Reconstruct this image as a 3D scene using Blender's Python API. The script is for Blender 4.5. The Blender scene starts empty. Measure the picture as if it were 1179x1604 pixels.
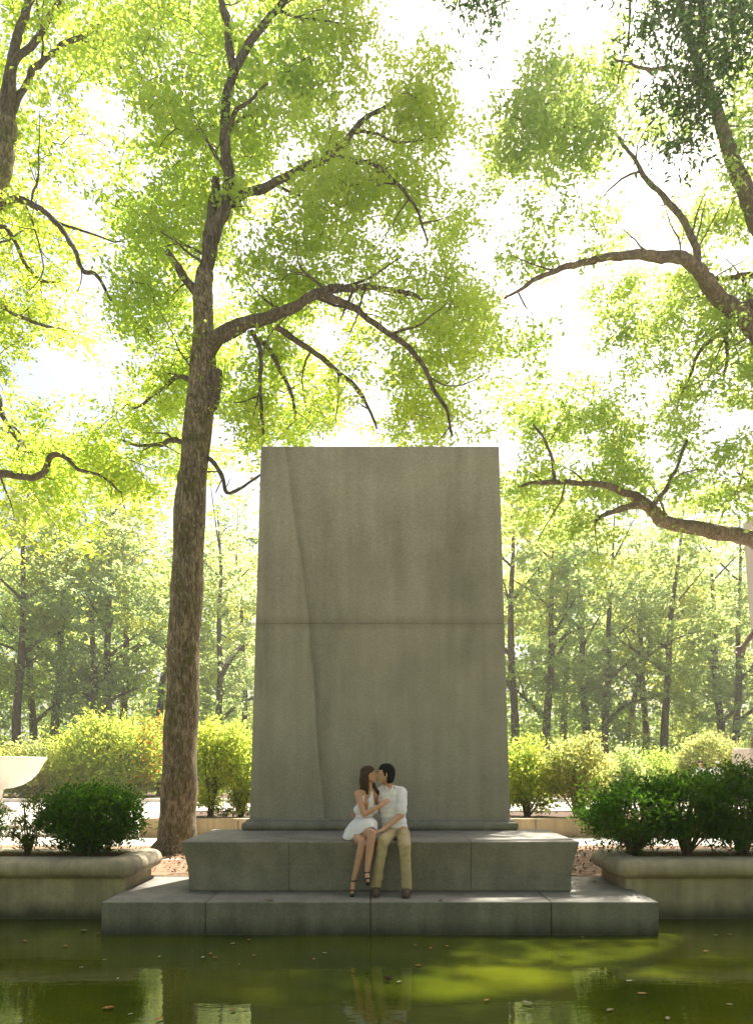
import bpy, bmesh, math, random
import numpy as np
from mathutils import Vector, Matrix, noise as mnoise

R = math.radians
random.seed(7)
C = bpy.context.scene.collection
sc = bpy.context.scene

# ------------------------------------------------------------------ camera, sky, sun, exposure
F, CX, CY, ZC = 1150.0, 595.0, 1200.0, 1.55      # focal length and principal point on a 1179 x 1604 frame, eye height
cam_d = bpy.data.cameras.new('camera')
cam = bpy.data.objects.new('camera', cam_d)
C.objects.link(cam)
cam.location = (0, 0, ZC)
cam.rotation_euler = (R(90), 0, 0)
cam_d.sensor_fit = 'VERTICAL'
cam_d.sensor_height = 36.0
cam_d.lens = 36.0 * F / 1604.0
cam_d.shift_x = (589.5 - CX) / 1604.0
cam_d.shift_y = (CY - 802.0) / 1604.0
cam_d.clip_start = 0.05
cam_d.clip_end = 3000
sc.camera = cam

SUN_AZ, SUN_EL = R(27), R(58)                     # ahead and to the right of the camera
world = bpy.data.worlds.new('World')
sc.world = world
world.use_nodes = True
wn = world.node_tree
bg = wn.nodes['Background']
sky = wn.nodes.new('ShaderNodeTexSky')
sky.sky_type = 'NISHITA'
sky.sun_disc = False
sky.sun_elevation = SUN_EL
sky.sun_rotation = SUN_AZ
sky.air_density = 1.0
sky.dust_density = 6.5
sky.ozone_density = 0.6
wn.links.new(sky.outputs[0], bg.inputs[0])
bg.inputs[1].default_value = 0.062
sun_d = bpy.data.lights.new('sun', 'SUN')
sun_d.energy = 5.0
sun_d.angle = R(0.55)
sun_d.color = (1.0, 0.95, 0.86)
sun = bpy.data.objects.new('sun', sun_d)
C.objects.link(sun)
SUN_DIR = Vector((math.sin(SUN_AZ) * math.cos(SUN_EL), math.cos(SUN_AZ) * math.cos(SUN_EL), math.sin(SUN_EL)))
sun.rotation_euler = SUN_DIR.to_track_quat('Z', 'Y').to_euler()
sun.location = (20, 40, 60)
sc.view_settings.view_transform = 'Standard'
sc.view_settings.look = 'None'
sc.view_settings.gamma = 1.0
sc.view_settings.use_curve_mapping = False
sc.view_settings.exposure = 1.80
sc.render.engine = 'CYCLES'
sc.cycles.use_denoising = True
sc.cycles.max_bounces = 8
sc.cycles.volume_bounces = 1
sc.cycles.diffuse_bounces = 5
sc.cycles.glossy_bounces = 3
sc.cycles.transmission_bounces = 5
sc.cycles.transparent_max_bounces = 4
sc.cycles.sample_clamp_indirect = 6.0
sc.cycles.caustics_reflective = False
sc.cycles.caustics_refractive = False


def P(px, py, Y):
    """world point at depth Y metres that is seen at pixel (px, py) of the photograph"""
    return Vector(((px - CX) * Y / F, Y, ZC - (py - CY) * Y / F))


# ------------------------------------------------------------------ helpers
def tag(o, label=None, cat=None, group=None, kind=None):
    if label: o['label'] = label
    if cat: o['category'] = cat
    if group: o['group'] = group
    if kind: o['kind'] = kind
    return o


def empty(name, loc=(0, 0, 0), rz=0.0):
    o = bpy.data.objects.new(name, None)
    o.empty_display_size = 0.2
    o.location = loc
    o.rotation_euler = (0, 0, rz)
    C.objects.link(o)
    return o


def link(name, me, m, parent=None, smooth=False):
    """link a mesh given in WORLD coordinates; under a parent it keeps its place"""
    if m is not None and len(me.materials) == 0:
        me.materials.append(m)
    if smooth:
        me.polygons.foreach_set('use_smooth', [True] * len(me.polygons))
    o = bpy.data.objects.new(name, me)
    C.objects.link(o)
    if parent is not None:
        o.parent = parent
        pm = Matrix.LocRotScale(parent.location, parent.rotation_euler, parent.scale)
        if parent.parent is not None:
            gp = parent.parent
            pm = Matrix.LocRotScale(gp.location, gp.rotation_euler, gp.scale) @ pm
        me.transform(pm.inverted())
    return o


class MB:
    def __init__(s):
        s.v, s.f = [], []

    def add(s, v, f):
        b = len(s.v)
        s.v += [tuple(q) for q in v]
        s.f += [tuple(i + b for i in q) for q in f]
        return s

    def box(s, x0, x1, y0, y1, z0, z1):
        return s.add([(x0, y0, z0), (x1, y0, z0), (x1, y1, z0), (x0, y1, z0), (x0, y0, z1), (x1, y0, z1), (x1, y1, z1), (x0, y1, z1)],
                     [(0, 3, 2, 1), (4, 5, 6, 7), (0, 1, 5, 4), (1, 2, 6, 5), (2, 3, 7, 6), (3, 0, 4, 7)])

    def lathe(s, c, prof, n=40):
        v, f = [], []
        for r, z in prof:
            for k in range(n):
                a = 2 * math.pi * k / n
                v.append((c[0] + r * math.cos(a), c[1] + r * math.sin(a), c[2] + z))
        for i in range(len(prof) - 1):
            for k in range(n):
                k2 = (k + 1) % n
                f.append((i * n + k, i * n + k2, (i + 1) * n + k2, (i + 1) * n + k))
        return s.add(v, f)

    def tube(s, pts, rad, n=8, rough=0.0, step=None, flare=0.0, cap=True, gnarl=0.0):
        P_, R_ = smooth_path(pts, rad, step)
        if gnarl:
            g0 = Vector((random.uniform(0, 90), 0, 0))
            for i in range(1, len(P_) - 1):
                w_ = min(1, i / 3)
                P_[i] = P_[i] + mnoise.noise_vector(P_[i] * 1.7 + g0) * gnarl * w_ + mnoise.noise_vector(P_[i] * 4.5 + g0) * gnarl * .45 * w_
        v, f = [], []
        t = (P_[1] - P_[0]).normalized()
        u = t.orthogonal().normalized()
        m = len(P_)
        ph = random.uniform(0, 50)
        for i in range(m):
            t2 = (P_[min(i + 1, m - 1)] - P_[max(i - 1, 0)]).normalized()
            q = t.rotation_difference(t2)
            u = (q @ u).normalized(); t = t2
            w = t.cross(u)
            for k in range(n):
                a = 2 * math.pi * k / n
                d = u * math.cos(a) + w * math.sin(a)
                r = R_[i]
                if rough:
                    qv = P_[i] + d * R_[i]
                    r *= 1 + rough * mnoise.noise(qv * (1.6 / max(R_[i] * 3.2, .06)) * .45 + Vector((ph, 0, 0)))
                v.append(P_[i] + d * r)
        for i in range(m - 1):
            for k in range(n):
                k2 = (k + 1) % n
                f.append((i * n + k, i * n + k2, (i + 1) * n + k2, (i + 1) * n + k))
        if cap:
            v.append(P_[-1] + t * R_[-1] * .5); e = len(v) - 1
            for k in range(n):
                f.append(((m - 1) * n + k, (m - 1) * n + (k + 1) % n, e))
        return s.add(v, f)

    def mesh(s, name):
        me = bpy.data.meshes.new(name)
        me.from_pydata(s.v, [], s.f)
        me.update()
        return me

    def build(s, name, m, parent=None, smooth=False, bevel=0.0, seg=2):
        me = s.mesh(name)
        if bevel:
            bm = bmesh.new(); bm.from_mesh(me)
            bmesh.ops.recalc_face_normals(bm, faces=bm.faces)
            ed = [e for e in bm.edges if len(e.link_faces) == 2 and e.calc_face_angle(0) > .6]
            bmesh.ops.bevel(bm, geom=ed, offset=bevel, segments=seg, affect='EDGES', profile=.5)
            bm.to_mesh(me); bm.free()
        return link(name, me, m, parent, smooth)


def smooth_path(pts, rad, step=None):
    pts = [Vector(p) for p in pts]
    if step is None:
        step = max(.04, (pts[-1] - pts[0]).length / 60)
    OP, OR = [], []
    n = len(pts)
    for i in range(n - 1):
        p0 = pts[max(i - 1, 0)]; p1 = pts[i]; p2 = pts[i + 1]; p3 = pts[min(i + 2, n - 1)]
        k = max(1, int((p2 - p1).length / step))
        for j in range(k):
            t = j / k
            q = .5 * ((2 * p1) + (p2 - p0) * t + (2 * p0 - 5 * p1 + 4 * p2 - p3) * t * t + (3 * p1 - p0 - 3 * p2 + p3) * t ** 3)
            OP.append(q); OR.append(rad[i] * (1 - t) + rad[i + 1] * t)
    OP.append(pts[-1]); OR.append(rad[-1])
    return OP, OR


def loft_block(x0, x1, y0, y1, levels):
    """levels: (z, front, left, right, back) outward offsets of the box x0..x1, y0..y1"""
    m = MB(); v = []; f = []
    for z, fr, le, ri, ba in levels:
        v += [(x0 - le, y0 - fr, z), (x1 + ri, y0 - fr, z), (x1 + ri, y1 + ba, z), (x0 - le, y1 + ba, z)]
    n = len(levels)
    for i in range(n - 1):
        for k in range(4):
            k2 = (k + 1) % 4
            f.append((i * 4 + k, i * 4 + k2, i * 4 + 4 + k2, i * 4 + 4 + k))
    f.append((3, 2, 1, 0)); f.append(tuple((n - 1) * 4 + k for k in range(4)))
    return m.add(v, f)


def rrect(x0, x1, y0, y1, r, u, seg=6):
    """rounded rectangle loop offset outward by u"""
    out = []
    rr = max(r + u, .012)
    X0, X1, Y0, Y1 = x0 - u, x1 + u, y0 - u, y1 + u
    for cx, cy, a0 in ((X1 - rr, Y1 - rr, 0), (X0 + rr, Y1 - rr, 90), (X0 + rr, Y0 + rr, 180), (X1 - rr, Y0 + rr, 270)):
        for k in range(seg + 1):
            a = R(a0 + 90 * k / seg)
            out.append((cx + rr * math.cos(a), cy + rr * math.sin(a)))
    return out


def sweep_rrect(x0, x1, y0, y1, r, prof, closed=True):
    v, f = [], []
    for u, z in prof:
        v += [(a, b, z) for a, b in rrect(x0, x1, y0, y1, r, u)]
    n = 28; m = len(prof)
    for i in range(m if closed else m - 1):
        j = (i + 1) % m
        for k in range(n):
            k2 = (k + 1) % n
            f.append((i * n + k, i * n + k2, j * n + k2, j * n + k))
    return MB().add(v, f)


# ------------------------------------------------------------------ materials
def nodes(name):
    m = bpy.data.materials.new(name)
    m.use_nodes = True
    nt = m.node_tree
    nt.nodes.clear()
    out = nt.nodes.new('ShaderNodeOutputMaterial')
    return m, nt, out


def N(nt, t, **kw):
    n = nt.nodes.new(t)
    for k, v in kw.items():
        if k in n.inputs: n.inputs[k].default_value = v
        else: setattr(n, k, v)
    return n


def ramp(nt, fac, stops):
    r = nt.nodes.new('ShaderNodeValToRGB')
    e = r.color_ramp.elements
    while len(e) < len(stops): e.new(.5)
    for q, (p, c) in zip(e, stops):
        q.position = p
        q.color = (*c, 1) if len(c) == 3 else c
    nt.links.new(fac, r.inputs[0])
    return r.outputs[0]


def mix(nt, fac, a, b, mode='MIX'):
    n = nt.nodes.new('ShaderNodeMix'); n.data_type = 'RGBA'; n.blend_type = mode
    for s, val in ((n.inputs[0], fac), (n.inputs[6], a), (n.inputs[7], b)):
        if isinstance(val, (int, float)): s.default_value = val
        elif isinstance(val, tuple): s.default_value = (*val, 1)
        else: nt.links.new(val, s)
    return n.outputs[2]


def noise_tex(nt, scale, detail=4, rough=.55, vec=None, stretch=None, coord='Object'):
    if vec is None:
        tc = nt.nodes.new('ShaderNodeTexCoord'); vec = tc.outputs[coord]
    if stretch:
        mp = nt.nodes.new('ShaderNodeMapping'); mp.inputs['Scale'].default_value = stretch
        nt.links.new(vec, mp.inputs[0]); vec = mp.outputs[0]
    n = N(nt, 'ShaderNodeTexNoise', Scale=scale, Detail=detail, Roughness=rough)
    nt.links.new(vec, n.inputs['Vector'])
    return n.outputs[0]


def m_simple(name, col, rough=.6, vary=.25, scale=8, bump=.15, bscale=40, metal=0.0, spec=.4, coat=0.0):
    m, nt, out = nodes(name)
    b = N(nt, 'ShaderNodeBsdfPrincipled', Roughness=rough, Metallic=metal)
    b.inputs['Specular IOR Level'].default_value = spec
    b.inputs['Coat Weight'].default_value = coat
    lo = tuple(c * (1 - vary) for c in col); hi = tuple(min(1, c * (1 + vary)) for c in col)
    nt.links.new(ramp(nt, noise_tex(nt, scale), [(.3, lo), (.7, hi)]), b.inputs['Base Color'])
    if bump:
        bp = N(nt, 'ShaderNodeBump', Strength=bump, Distance=.01)
        nt.links.new(noise_tex(nt, bscale, 5), bp.inputs['Height'])
        nt.links.new(bp.outputs[0], b.inputs['Normal'])
    nt.links.new(b.outputs[0], out.inputs[0])
    return m


def m_stone(name, col, streak=.35, speck=.25, stain=None, patch=.2, water_z=None, rough=.8, wide=1.0):
    m, nt, out = nodes(name)
    L = nt.links
    tc = nt.nodes.new('ShaderNodeTexCoord')
    geo = nt.nodes.new('ShaderNodeNewGeometry')
    pos = geo.outputs['Position']
    b = N(nt, 'ShaderNodeBsdfPrincipled', Roughness=rough)
    b.inputs['Specular IOR Level'].default_value = .3
    fine = noise_tex(nt, 48, 6, .85, vec=pos)
    c = ramp(nt, fine, [(.3, tuple(q * (1 - speck) for q in col)), (.7, tuple(q * (1 + speck) for q in col))])
    mid = noise_tex(nt, 1.1 * wide, 6, .65, vec=pos)
    c = mix(nt, 1.0, c, ramp(nt, mid, [(.3, (1 - patch,) * 3), (.72, (1 + patch * .6, 1 + patch * .6, 1 + patch * .5))]), 'MULTIPLY')
    st = noise_tex(nt, 2.2, 5, .6, vec=pos, stretch=(2.6, 2.6, .16))
    c = mix(nt, 1.0, c, ramp(nt, st, [(.32, (1 - streak, 1 - streak * .95, 1 - streak)), (.6, (1, 1, 1)), (.75, (1 + streak * .3,) * 3)]), 'MULTIPLY')
    if stain:
        c = stain(nt, c, pos)
    if water_z is not None:
        sx = nt.nodes.new('ShaderNodeSeparateXYZ'); L.new(pos, sx.inputs[0])
        wob = N(nt, 'ShaderNodeMath', operation='MULTIPLY_ADD')
        L.new(noise_tex(nt, 5, 4, .6, vec=pos, stretch=(1, 1, .3)), wob.inputs[0]); wob.inputs[1].default_value = -.22; L.new(sx.outputs[2], wob.inputs[2])
        mr = N(nt, 'ShaderNodeMapRange'); L.new(wob.outputs[0], mr.inputs[0])
        mr.inputs[1].default_value = water_z - .10; mr.inputs[2].default_value = water_z + .10
        mr.inputs[3].default_value = .85; mr.inputs[4].default_value = 0
        c = mix(nt, mr.outputs[0], c, (.035, .038, .024))
    L.new(c, b.inputs['Base Color'])
    bp = N(nt, 'ShaderNodeBump', Strength=.5, Distance=.006)
    L.new(noise_tex(nt, 60, 6, .7, vec=pos), bp.inputs['Height'])
    bp2 = N(nt, 'ShaderNodeBump', Strength=.3, Distance=.03)
    L.new(noise_tex(nt, 3, 4, .6, vec=pos), bp2.inputs['Height']); L.new(bp.outputs[0], bp2.inputs['Normal'])
    L.new(bp2.outputs[0], b.inputs['Normal'])
    L.new(b.outputs[0], out.inputs[0])
    return m


def monolith_stain(nt, c, pos):
    """the old run-off mark that crosses the face from the top left, and the dirt along the joint"""
    L = nt.links
    s = nt.nodes.new('ShaderNodeSeparateXYZ'); L.new(pos, s.inputs[0])

    def mth(op, a, b=None, c_=None):
        n = N(nt, 'ShaderNodeMath', operation=op)
        for i, q in enumerate((a, b, c_)):
            if q is None: continue
            if isinstance(q, (int, float)): n.inputs[i].default_value = q
            else: L.new(q, n.inputs[i])
        return n.outputs[0]
    # line x = x0(z): top (-1.38, 6.18) -> joint (-1.03, 3.6) -> foot (-.81, .75)
    up = mth('MULTIPLY_ADD', mth('SUBTRACT', s.outputs[2], 3.6), -.136, -1.03)
    lo = mth('MULTIPLY_ADD', mth('SUBTRACT', s.outputs[2], 3.6), -.078, -1.03)
    isup = mth('GREATER_THAN', s.outputs[2], 3.6)
    line = mth('ADD', mth('MULTIPLY', isup, up), mth('MULTIPLY', mth('SUBTRACT', 1.0, isup), lo))
    wob = mth('MULTIPLY_ADD', noise_tex(nt, 1.3, 3, .5, vec=pos), .10, -.05)
    d = mth('SUBTRACT', mth('SUBTRACT', s.outputs[0], line), wob)
    side = N(nt, 'ShaderNodeMapRange'); L.new(d, side.inputs[0]); side.inputs[1].default_value = -.012; side.inputs[2].default_value = .02
    fade = N(nt, 'ShaderNodeMapRange'); L.new(d, fade.inputs[0]); fade.inputs[1].default_value = .0; fade.inputs[2].default_value = .26; fade.inputs[3].default_value = 1; fade.inputs[4].default_value = 0
    band = mth('MULTIPLY', side.outputs[0], mth('POWER', fade.outputs[0], 2.2))
    band = mth('MULTIPLY', band, mth('MULTIPLY_ADD', noise_tex(nt, 2.0, 4, .6, vec=pos), .9, .10))
    c = mix(nt, mth('MULTIPLY', band, .95), c, (.085, .085, .06))
    # grime creeping up from the joint
    jd = mth('SUBTRACT', mth('ABSOLUTE', mth('SUBTRACT', s.outputs[2], 3.62)), mth('MULTIPLY', noise_tex(nt, 2.4, 5, .7, vec=pos), .22))
    jr = N(nt, 'ShaderNodeMapRange'); L.new(jd, jr.inputs[0]); jr.inputs[1].default_value = -.10; jr.inputs[2].default_value = .0; jr.inputs[3].default_value = .32; jr.inputs[4].default_value = 0
    c = mix(nt, jr.outputs[0], c, (.12, .10, .065))
    # dark weathering below the top and wide pale runs low on the left
    bl = ramp(nt, noise_tex(nt, .9, 5, .6, vec=pos, stretch=(1.6, 1.6, .5)), [(.48, (1, 1, 1)), (.72, (.72, .73, .72))])
    c = mix(nt, 1.0, c, bl, 'MULTIPLY')
    return c


def m_leaf(name, refl, trans, tmix=.5, hue=.25, rough=.6, spec=.15, big=.35):
    m, nt, out = nodes(name)
    L = nt.links
    geo = nt.nodes.new('ShaderNodeNewGeometry')
    rnd = geo.outputs['Random Per Island']
    big_n = noise_tex(nt, big, 3, .5, vec=geo.outputs['Position'])
    add = N(nt, 'ShaderNodeMath', operation='MULTIPLY_ADD'); L.new(big_n, add.inputs[0]); add.inputs[1].default_value = .9
    sub = N(nt, 'ShaderNodeMath', operation='MULTIPLY'); L.new(rnd, sub.inputs[0]); sub.inputs[1].default_value = .55
    L.new(sub.outputs[0], add.inputs[2])
    fac = add.outputs[0]

    def var(c):
        r, g, b = c
        return ramp(nt, fac, [(.25, (r * (1 - hue * 1.2), g * (1 - hue * .75), b * (1 - hue * .3))), (.62, c), (1.0, (min(1, r * (1 + hue * 1.3)), min(1, g * (1 + hue * .55)), b * (1 + hue * .2)))])
    d = N(nt, 'ShaderNodeBsdfPrincipled', Roughness=rough); d.inputs['Specular IOR Level'].default_value = spec
    t = N(nt, 'ShaderNodeBsdfTranslucent')
    L.new(var(refl), d.inputs['Base Color']); L.new(var(trans), t.inputs[0])
    ms = nt.nodes.new('ShaderNodeMixShader'); ms.inputs[0].default_value = tmix
    L.new(d.outputs[0], ms.inputs[1]); L.new(t.outputs[0], ms.inputs[2])
    L.new(ms.outputs[0], out.inputs[0])
    return m


def m_bark(name, lo, hi, moss=0.0, scale=1.0, lichen=0.0):
    m, nt, out = nodes(name)
    L = nt.links
    geo = nt.nodes.new('ShaderNodeNewGeometry'); pos = geo.outputs['Position']
    b = N(nt, 'ShaderNodeBsdfPrincipled', Roughness=.9); b.inputs['Specular IOR Level'].default_value = .2
    fi = noise_tex(nt, 15 * scale, 8, .75, vec=pos, stretch=(1.7, 1.7, .42))
    c = ramp(nt, fi, [(.40, lo), (.5, tuple(a * .6 + q * .4 for a, q in zip(lo, hi))), (.60, hi)])
    pl = noise_tex(nt, 2.1 * scale, 4, .6, vec=pos)
    c = mix(nt, 1.0, c, ramp(nt, pl, [(.35, (.72, .70, .64)), (.65, (1.10, 1.08, 1.04))]), 'MULTIPLY')
    if moss:
        c = mix(nt, ramp(nt, noise_tex(nt, 3.4 * scale, 6, .7, vec=pos), [(.5, (0, 0, 0)), (.64, (moss,) * 3)]), c, (.075, .078, .022))
    if lichen:
        c = mix(nt, ramp(nt, noise_tex(nt, 13 * scale, 3, .6, vec=pos), [(.63, (0, 0, 0)), (.70, (lichen,) * 3)]), c, (.34, .33, .26))
    L.new(c, b.inputs['Base Color'])
    bp = N(nt, 'ShaderNodeBump', Strength=.85, Distance=.035)
    L.new(fi, bp.inputs['Height']); L.new(bp.outputs[0], b.inputs['Normal'])
    L.new(b.outputs[0], out.inputs[0])
    return m


def m_water():
    m, nt, out = nodes('murky_pond_water')
    L = nt.links
    geo = nt.nodes.new('ShaderNodeNewGeometry'); pos = geo.outputs['Position']
    b = N(nt, 'ShaderNodeBsdfPrincipled', Roughness=.025, IOR=1.33)
    c = ramp(nt, noise_tex(nt, .8, 4, .6, vec=pos), [(.3, (.028, .042, .003)), (.7, (.078, .090, .003))])
    L.new(c, b.inputs['Base Color'])
    w1 = noise_tex(nt, 5.0, 3, .5, vec=pos, stretch=(.55, 1.8, 1))
    w2 = noise_tex(nt, 1.2, 2, .5, vec=pos, stretch=(.6, 1.4, 1))
    b1 = N(nt, 'ShaderNodeBump', Strength=.08, Distance=.02); L.new(w1, b1.inputs['Height'])
    b2 = N(nt, 'ShaderNodeBump', Strength=.05, Distance=.05); L.new(w2, b2.inputs['Height']); L.new(b1.outputs[0], b2.inputs['Normal'])
    L.new(b2.outputs[0], b.inputs['Normal'])
    L.new(b.outputs[0], out.inputs[0])
    return m


M = {}
M['granite'] = m_stone('grey_granite', (.325, .300, .252), speck=.34, streak=.14, stain=monolith_stain, patch=.16)
M['bench'] = m_stone('bench_granite', (.255, .235, .198), speck=.32, streak=.18, patch=.30, wide=2.0)
M['platform'] = m_stone('platform_granite', (.245, .228, .194), speck=.32, streak=.24, patch=.28, water_z=-.38, wide=1.6)
M['planter'] = m_stone('warm_limestone', (.44, .37, .26), streak=.25, patch=.28, water_z=-.36, wide=1.8)
M['wall'] = m_stone('tan_wall_stone', (.44, .33, .20), streak=.4, patch=.2)
M['paving'] = m_stone('pale_paving', (.52, .47, .40), streak=0, patch=.18, wide=2)
M['white_stone'] = m_stone('white_marble', (.60, .55, .50), streak=.06, patch=.06, speck=.04, rough=.5)
M['pink_stone'] = m_stone('pinkish_granite', (.56, .47, .42), streak=.08, patch=.08, speck=.08)
M['bronze'] = m_simple('brown_bronze', (.20, .12, .085), .42, .35, 3, .2, 20, metal=.75)
M['water'] = m_water()
M['mulch'] = m_simple('dark_mulch', (.075, .042, .025), .95, .5, 22, .9, 60)
M['litter'] = m_simple('leaf_litter_soil', (.20, .125, .07), .95, .5, 18, .8, 50)
M['forest'] = m_simple('woodland_floor', (.07, .085, .03), .95, .5, .6, .5, 10)
M['bark'] = m_bark('mottled_grey_brown_bark', (.060, .047, .031), (.34, .28, .20), moss=.8, lichen=.8)
M['bark_dark'] = m_bark('backlit_limb_bark', (.060, .050, .040), (.21, .175, .135), moss=.2)  # limbs coloured darker than the trunk to carry their backlit silhouette
M['bark_right'] = m_bark('pale_limb_bark', (.10, .078, .055), (.30, .235, .17), moss=.3, lichen=.5)
M['bark_far'] = m_bark('far_trunk_bark', (.06, .045, .032), (.16, .12, .085), scale=.6)
M['twig'] = m_simple('twig_wood', (.085, .062, .042), .9, .3, 10, 0)
M['leaf_main'] = m_leaf('oak_leaf_green', (.17, .24, .05), (.59, .75, .115), .71, .18)
M['leaf_left'] = m_leaf('oak_leaf_yellow_green', (.155, .225, .04), (.56, .71, .09), .70, .20)
M['leaf_right'] = m_leaf('oak_leaf_soft_green', (.155, .225, .065), (.54, .69, .155), .69, .20)
M['leaf_near'] = m_leaf('narrow_leaf_grey_green', (.045, .090, .035), (.075, .14, .04), .40, .3, spec=.1)
M['leaf_wood'] = m_leaf('woodland_leaf', (.15, .22, .085), (.52, .66, .20), .66, .30, big=.12)
M['leaf_under'] = m_leaf('undergrowth_leaf', (.13, .21, .05), (.50, .66, .12), .66, .32, big=.25)
M['leaf_bush'] = m_leaf('yellow_green_shrub_leaf', (.19, .25, .05), (.50, .62, .10), .66, .35, big=1.1)
M['leaf_gold'] = m_leaf('gold_shrub_leaf', (.22, .25, .09), (.50, .56, .17), .62, .35, big=1.1)
M['leaf_rust'] = m_leaf('rust_orange_shrub_leaf', (.30, .13, .035), (.50, .24, .04), .50, .3, big=1.3)
M['leaf_yew'] = m_leaf('dark_yew_needle', (.040, .100, .016), (.10, .25, .015), .42, .5, rough=.7, spec=.06, big=2.2)
M['leaf_sprig'] = m_leaf('sprig_leaf', (.10, .14, .025), (.22, .27, .03), .45, .35, big=2)
M['grass'] = m_leaf('leafy_ground_cover', (.06, .10, .02), (.18, .24, .02), .5, .3)


# ------------------------------------------------------------------ foliage
def unit(a):
    return a / np.maximum(np.linalg.norm(a, axis=1, keepdims=True), 1e-9)


def leaf_mesh(name, pos, length, rng, wr=.55, up=.9, droop=.25, fold=.12, out=None, outw=0.0):
    n = len(pos)
    d = rng.normal(size=(n, 3)); d[:, 2] *= .6; d[:, 2] -= droop
    if out is not None: d += out * outw
    d = unit(d)
    nr = rng.normal(size=(n, 3)); nr[:, 2] += up * 1.6
    s = unit(np.cross(d, nr)); nn = np.cross(s, d)
    Ln = (length * rng.uniform(.7, 1.3, n))[:, None]
    W = Ln * wr
    v = np.empty((n, 4, 3))
    v[:, 0] = pos - d * Ln * .5
    v[:, 1] = pos - d * Ln * .02 + s * W * .5 + nn * W * fold
    v[:, 2] = pos + d * Ln * .5 - nn * Ln * .06
    v[:, 3] = pos - d * Ln * .02 - s * W * .5 + nn * W * fold
    me = bpy.data.meshes.new(name)
    me.vertices.add(n * 4); me.loops.add(n * 6); me.polygons.add(n * 2)
    me.vertices.foreach_set('co', v.reshape(-1).astype(np.float32))
    base = (np.arange(n) * 4)[:, None]
    li = (base + np.array([[0, 1, 2, 0, 2, 3]])).reshape(-1)
    me.loops.foreach_set('vertex_index', li.astype(np.int32))
    me.polygons.foreach_set('loop_start', (np.arange(n * 2) * 3).astype(np.int32))
    me.update(calc_edges=True)
    return me


def in_poly(x, y, poly):
    c = False; j = len(poly) - 1
    for i in range(len(poly)):
        xi, yi = poly[i]; xj, yj = poly[j]
        if (yi > y) != (yj > y) and x < (xj - xi) * (y - yi) / (yj - yi + 1e-9) + xi: c = not c
        j = i
    return c


# spots that lie in sunshine on the photograph: no leaf cluster may stand in their way to the sun
SUNLIT = [(1.9, 9.3, .63), (2.2, 9.9, .63), (1.75, 9.5, .63), (1.1, 8.42, 0), (1.9, 8.45, 0), (2.6, 8.8, 0), (2.9, 9.4, 0),
          (-2.95, 9.9, .39), (-2.9, 10.3, .39), (2.95, 10.2, .39), (3.1, 9.9, .39), (-2.2, 9.2, .63), (-2.0, 10.4, .63),
          (1.3, 6.9, -.38), (2.0, 7.2, -.38), (.7, 6.5, -.38), (3.3, 6.6, -.38), (4.0, 6.9, -.38), (.2, 6.0, -.38), (-.8, 6.3, -.38), (2.4, 6.9, -.38), (-3.8, 9.6, 1.2), (4.2, 10, 1.3),
          (-2.6, 8.8, 0), (5.2, 10, 1.2)]

# sunny patches on the pond: centre x, y and half sizes in metres
LIT = [(.9, 7.35, 1.05, .30), (1.9, 7.2, .55, .40), (2.5, 7.50, .75, .18), (.25, 6.45, .95, .36), (3.3, 6.65, 1.2, .32), (1.6, 6.5, .6, .34), (.9, 5.9, .7, .18), (-.4, 7.0, .5, .16), (4.0, 7.3, .5, .12), (-3.6, 7.9, .4, .08), (1.5, 8.4, 1.2, .1)]
for _a, _b, _c, _d in LIT:
    SUNLIT += [(_a + _c * q, _b, -.38) for q in (0,)]


def sun_blocked(p, clear=.40):
    for q in SUNLIT:
        w = p - Vector(q)
        t = w.dot(SUN_DIR)
        if t > 0 and (w - SUN_DIR * t).length < clear: return True
    return False


def clusters_from_polys(polys, spacing, seed, limbs=()):
    """polys: (polygon in px, Y centre, half depth, weight).  Poisson-like cluster centres, with noisy gaps"""
    rnd = random.Random(seed)
    out = []
    thick = np.array([(p.x, p.y, p.z, r) for pts, rad in limbs for p, r in zip(*smooth_path(pts, rad, .25)) if r > .04] or [(0, -999, 0, 0)])
    for poly, Yc, hd, wgt in polys:
        xs = [p[0] for p in poly]; ys = [p[1] for p in poly]
        A = 0
        for i in range(len(poly)):
            x1, y1 = poly[i]; x2, y2 = poly[(i + 1) % len(poly)]
            A += x1 * y2 - x2 * y1
        A = abs(A) / 2 * (Yc / F) ** 2
        want = int(A * 2 * hd / spacing ** 3 * wgt)
        k = tries = 0
        while k < want and tries < want * 12:
            tries += 1
            px = rnd.uniform(min(xs), max(xs)); py = rnd.uniform(min(ys), max(ys))
            if not in_poly(px, py, poly): continue
            p = P(px, py, Yc + rnd.uniform(-hd, hd))
            g = mnoise.noise(Vector((p.x * .8, p.y * .45, p.z * .8)) + Vector((seed, 0, 0)))
            if g < -.22 + .12 * rnd.random(): continue
            if sun_blocked(p): continue
            if rnd.random() < .93 and ((p.y < thick[:, 1] + .15) & (np.abs(p.x - thick[:, 0]) < .42 + thick[:, 3]) & (np.abs(p.z - thick[:, 2]) < .42 + thick[:, 3])).any(): continue
            out.append(p); k += 1
    return out


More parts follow.
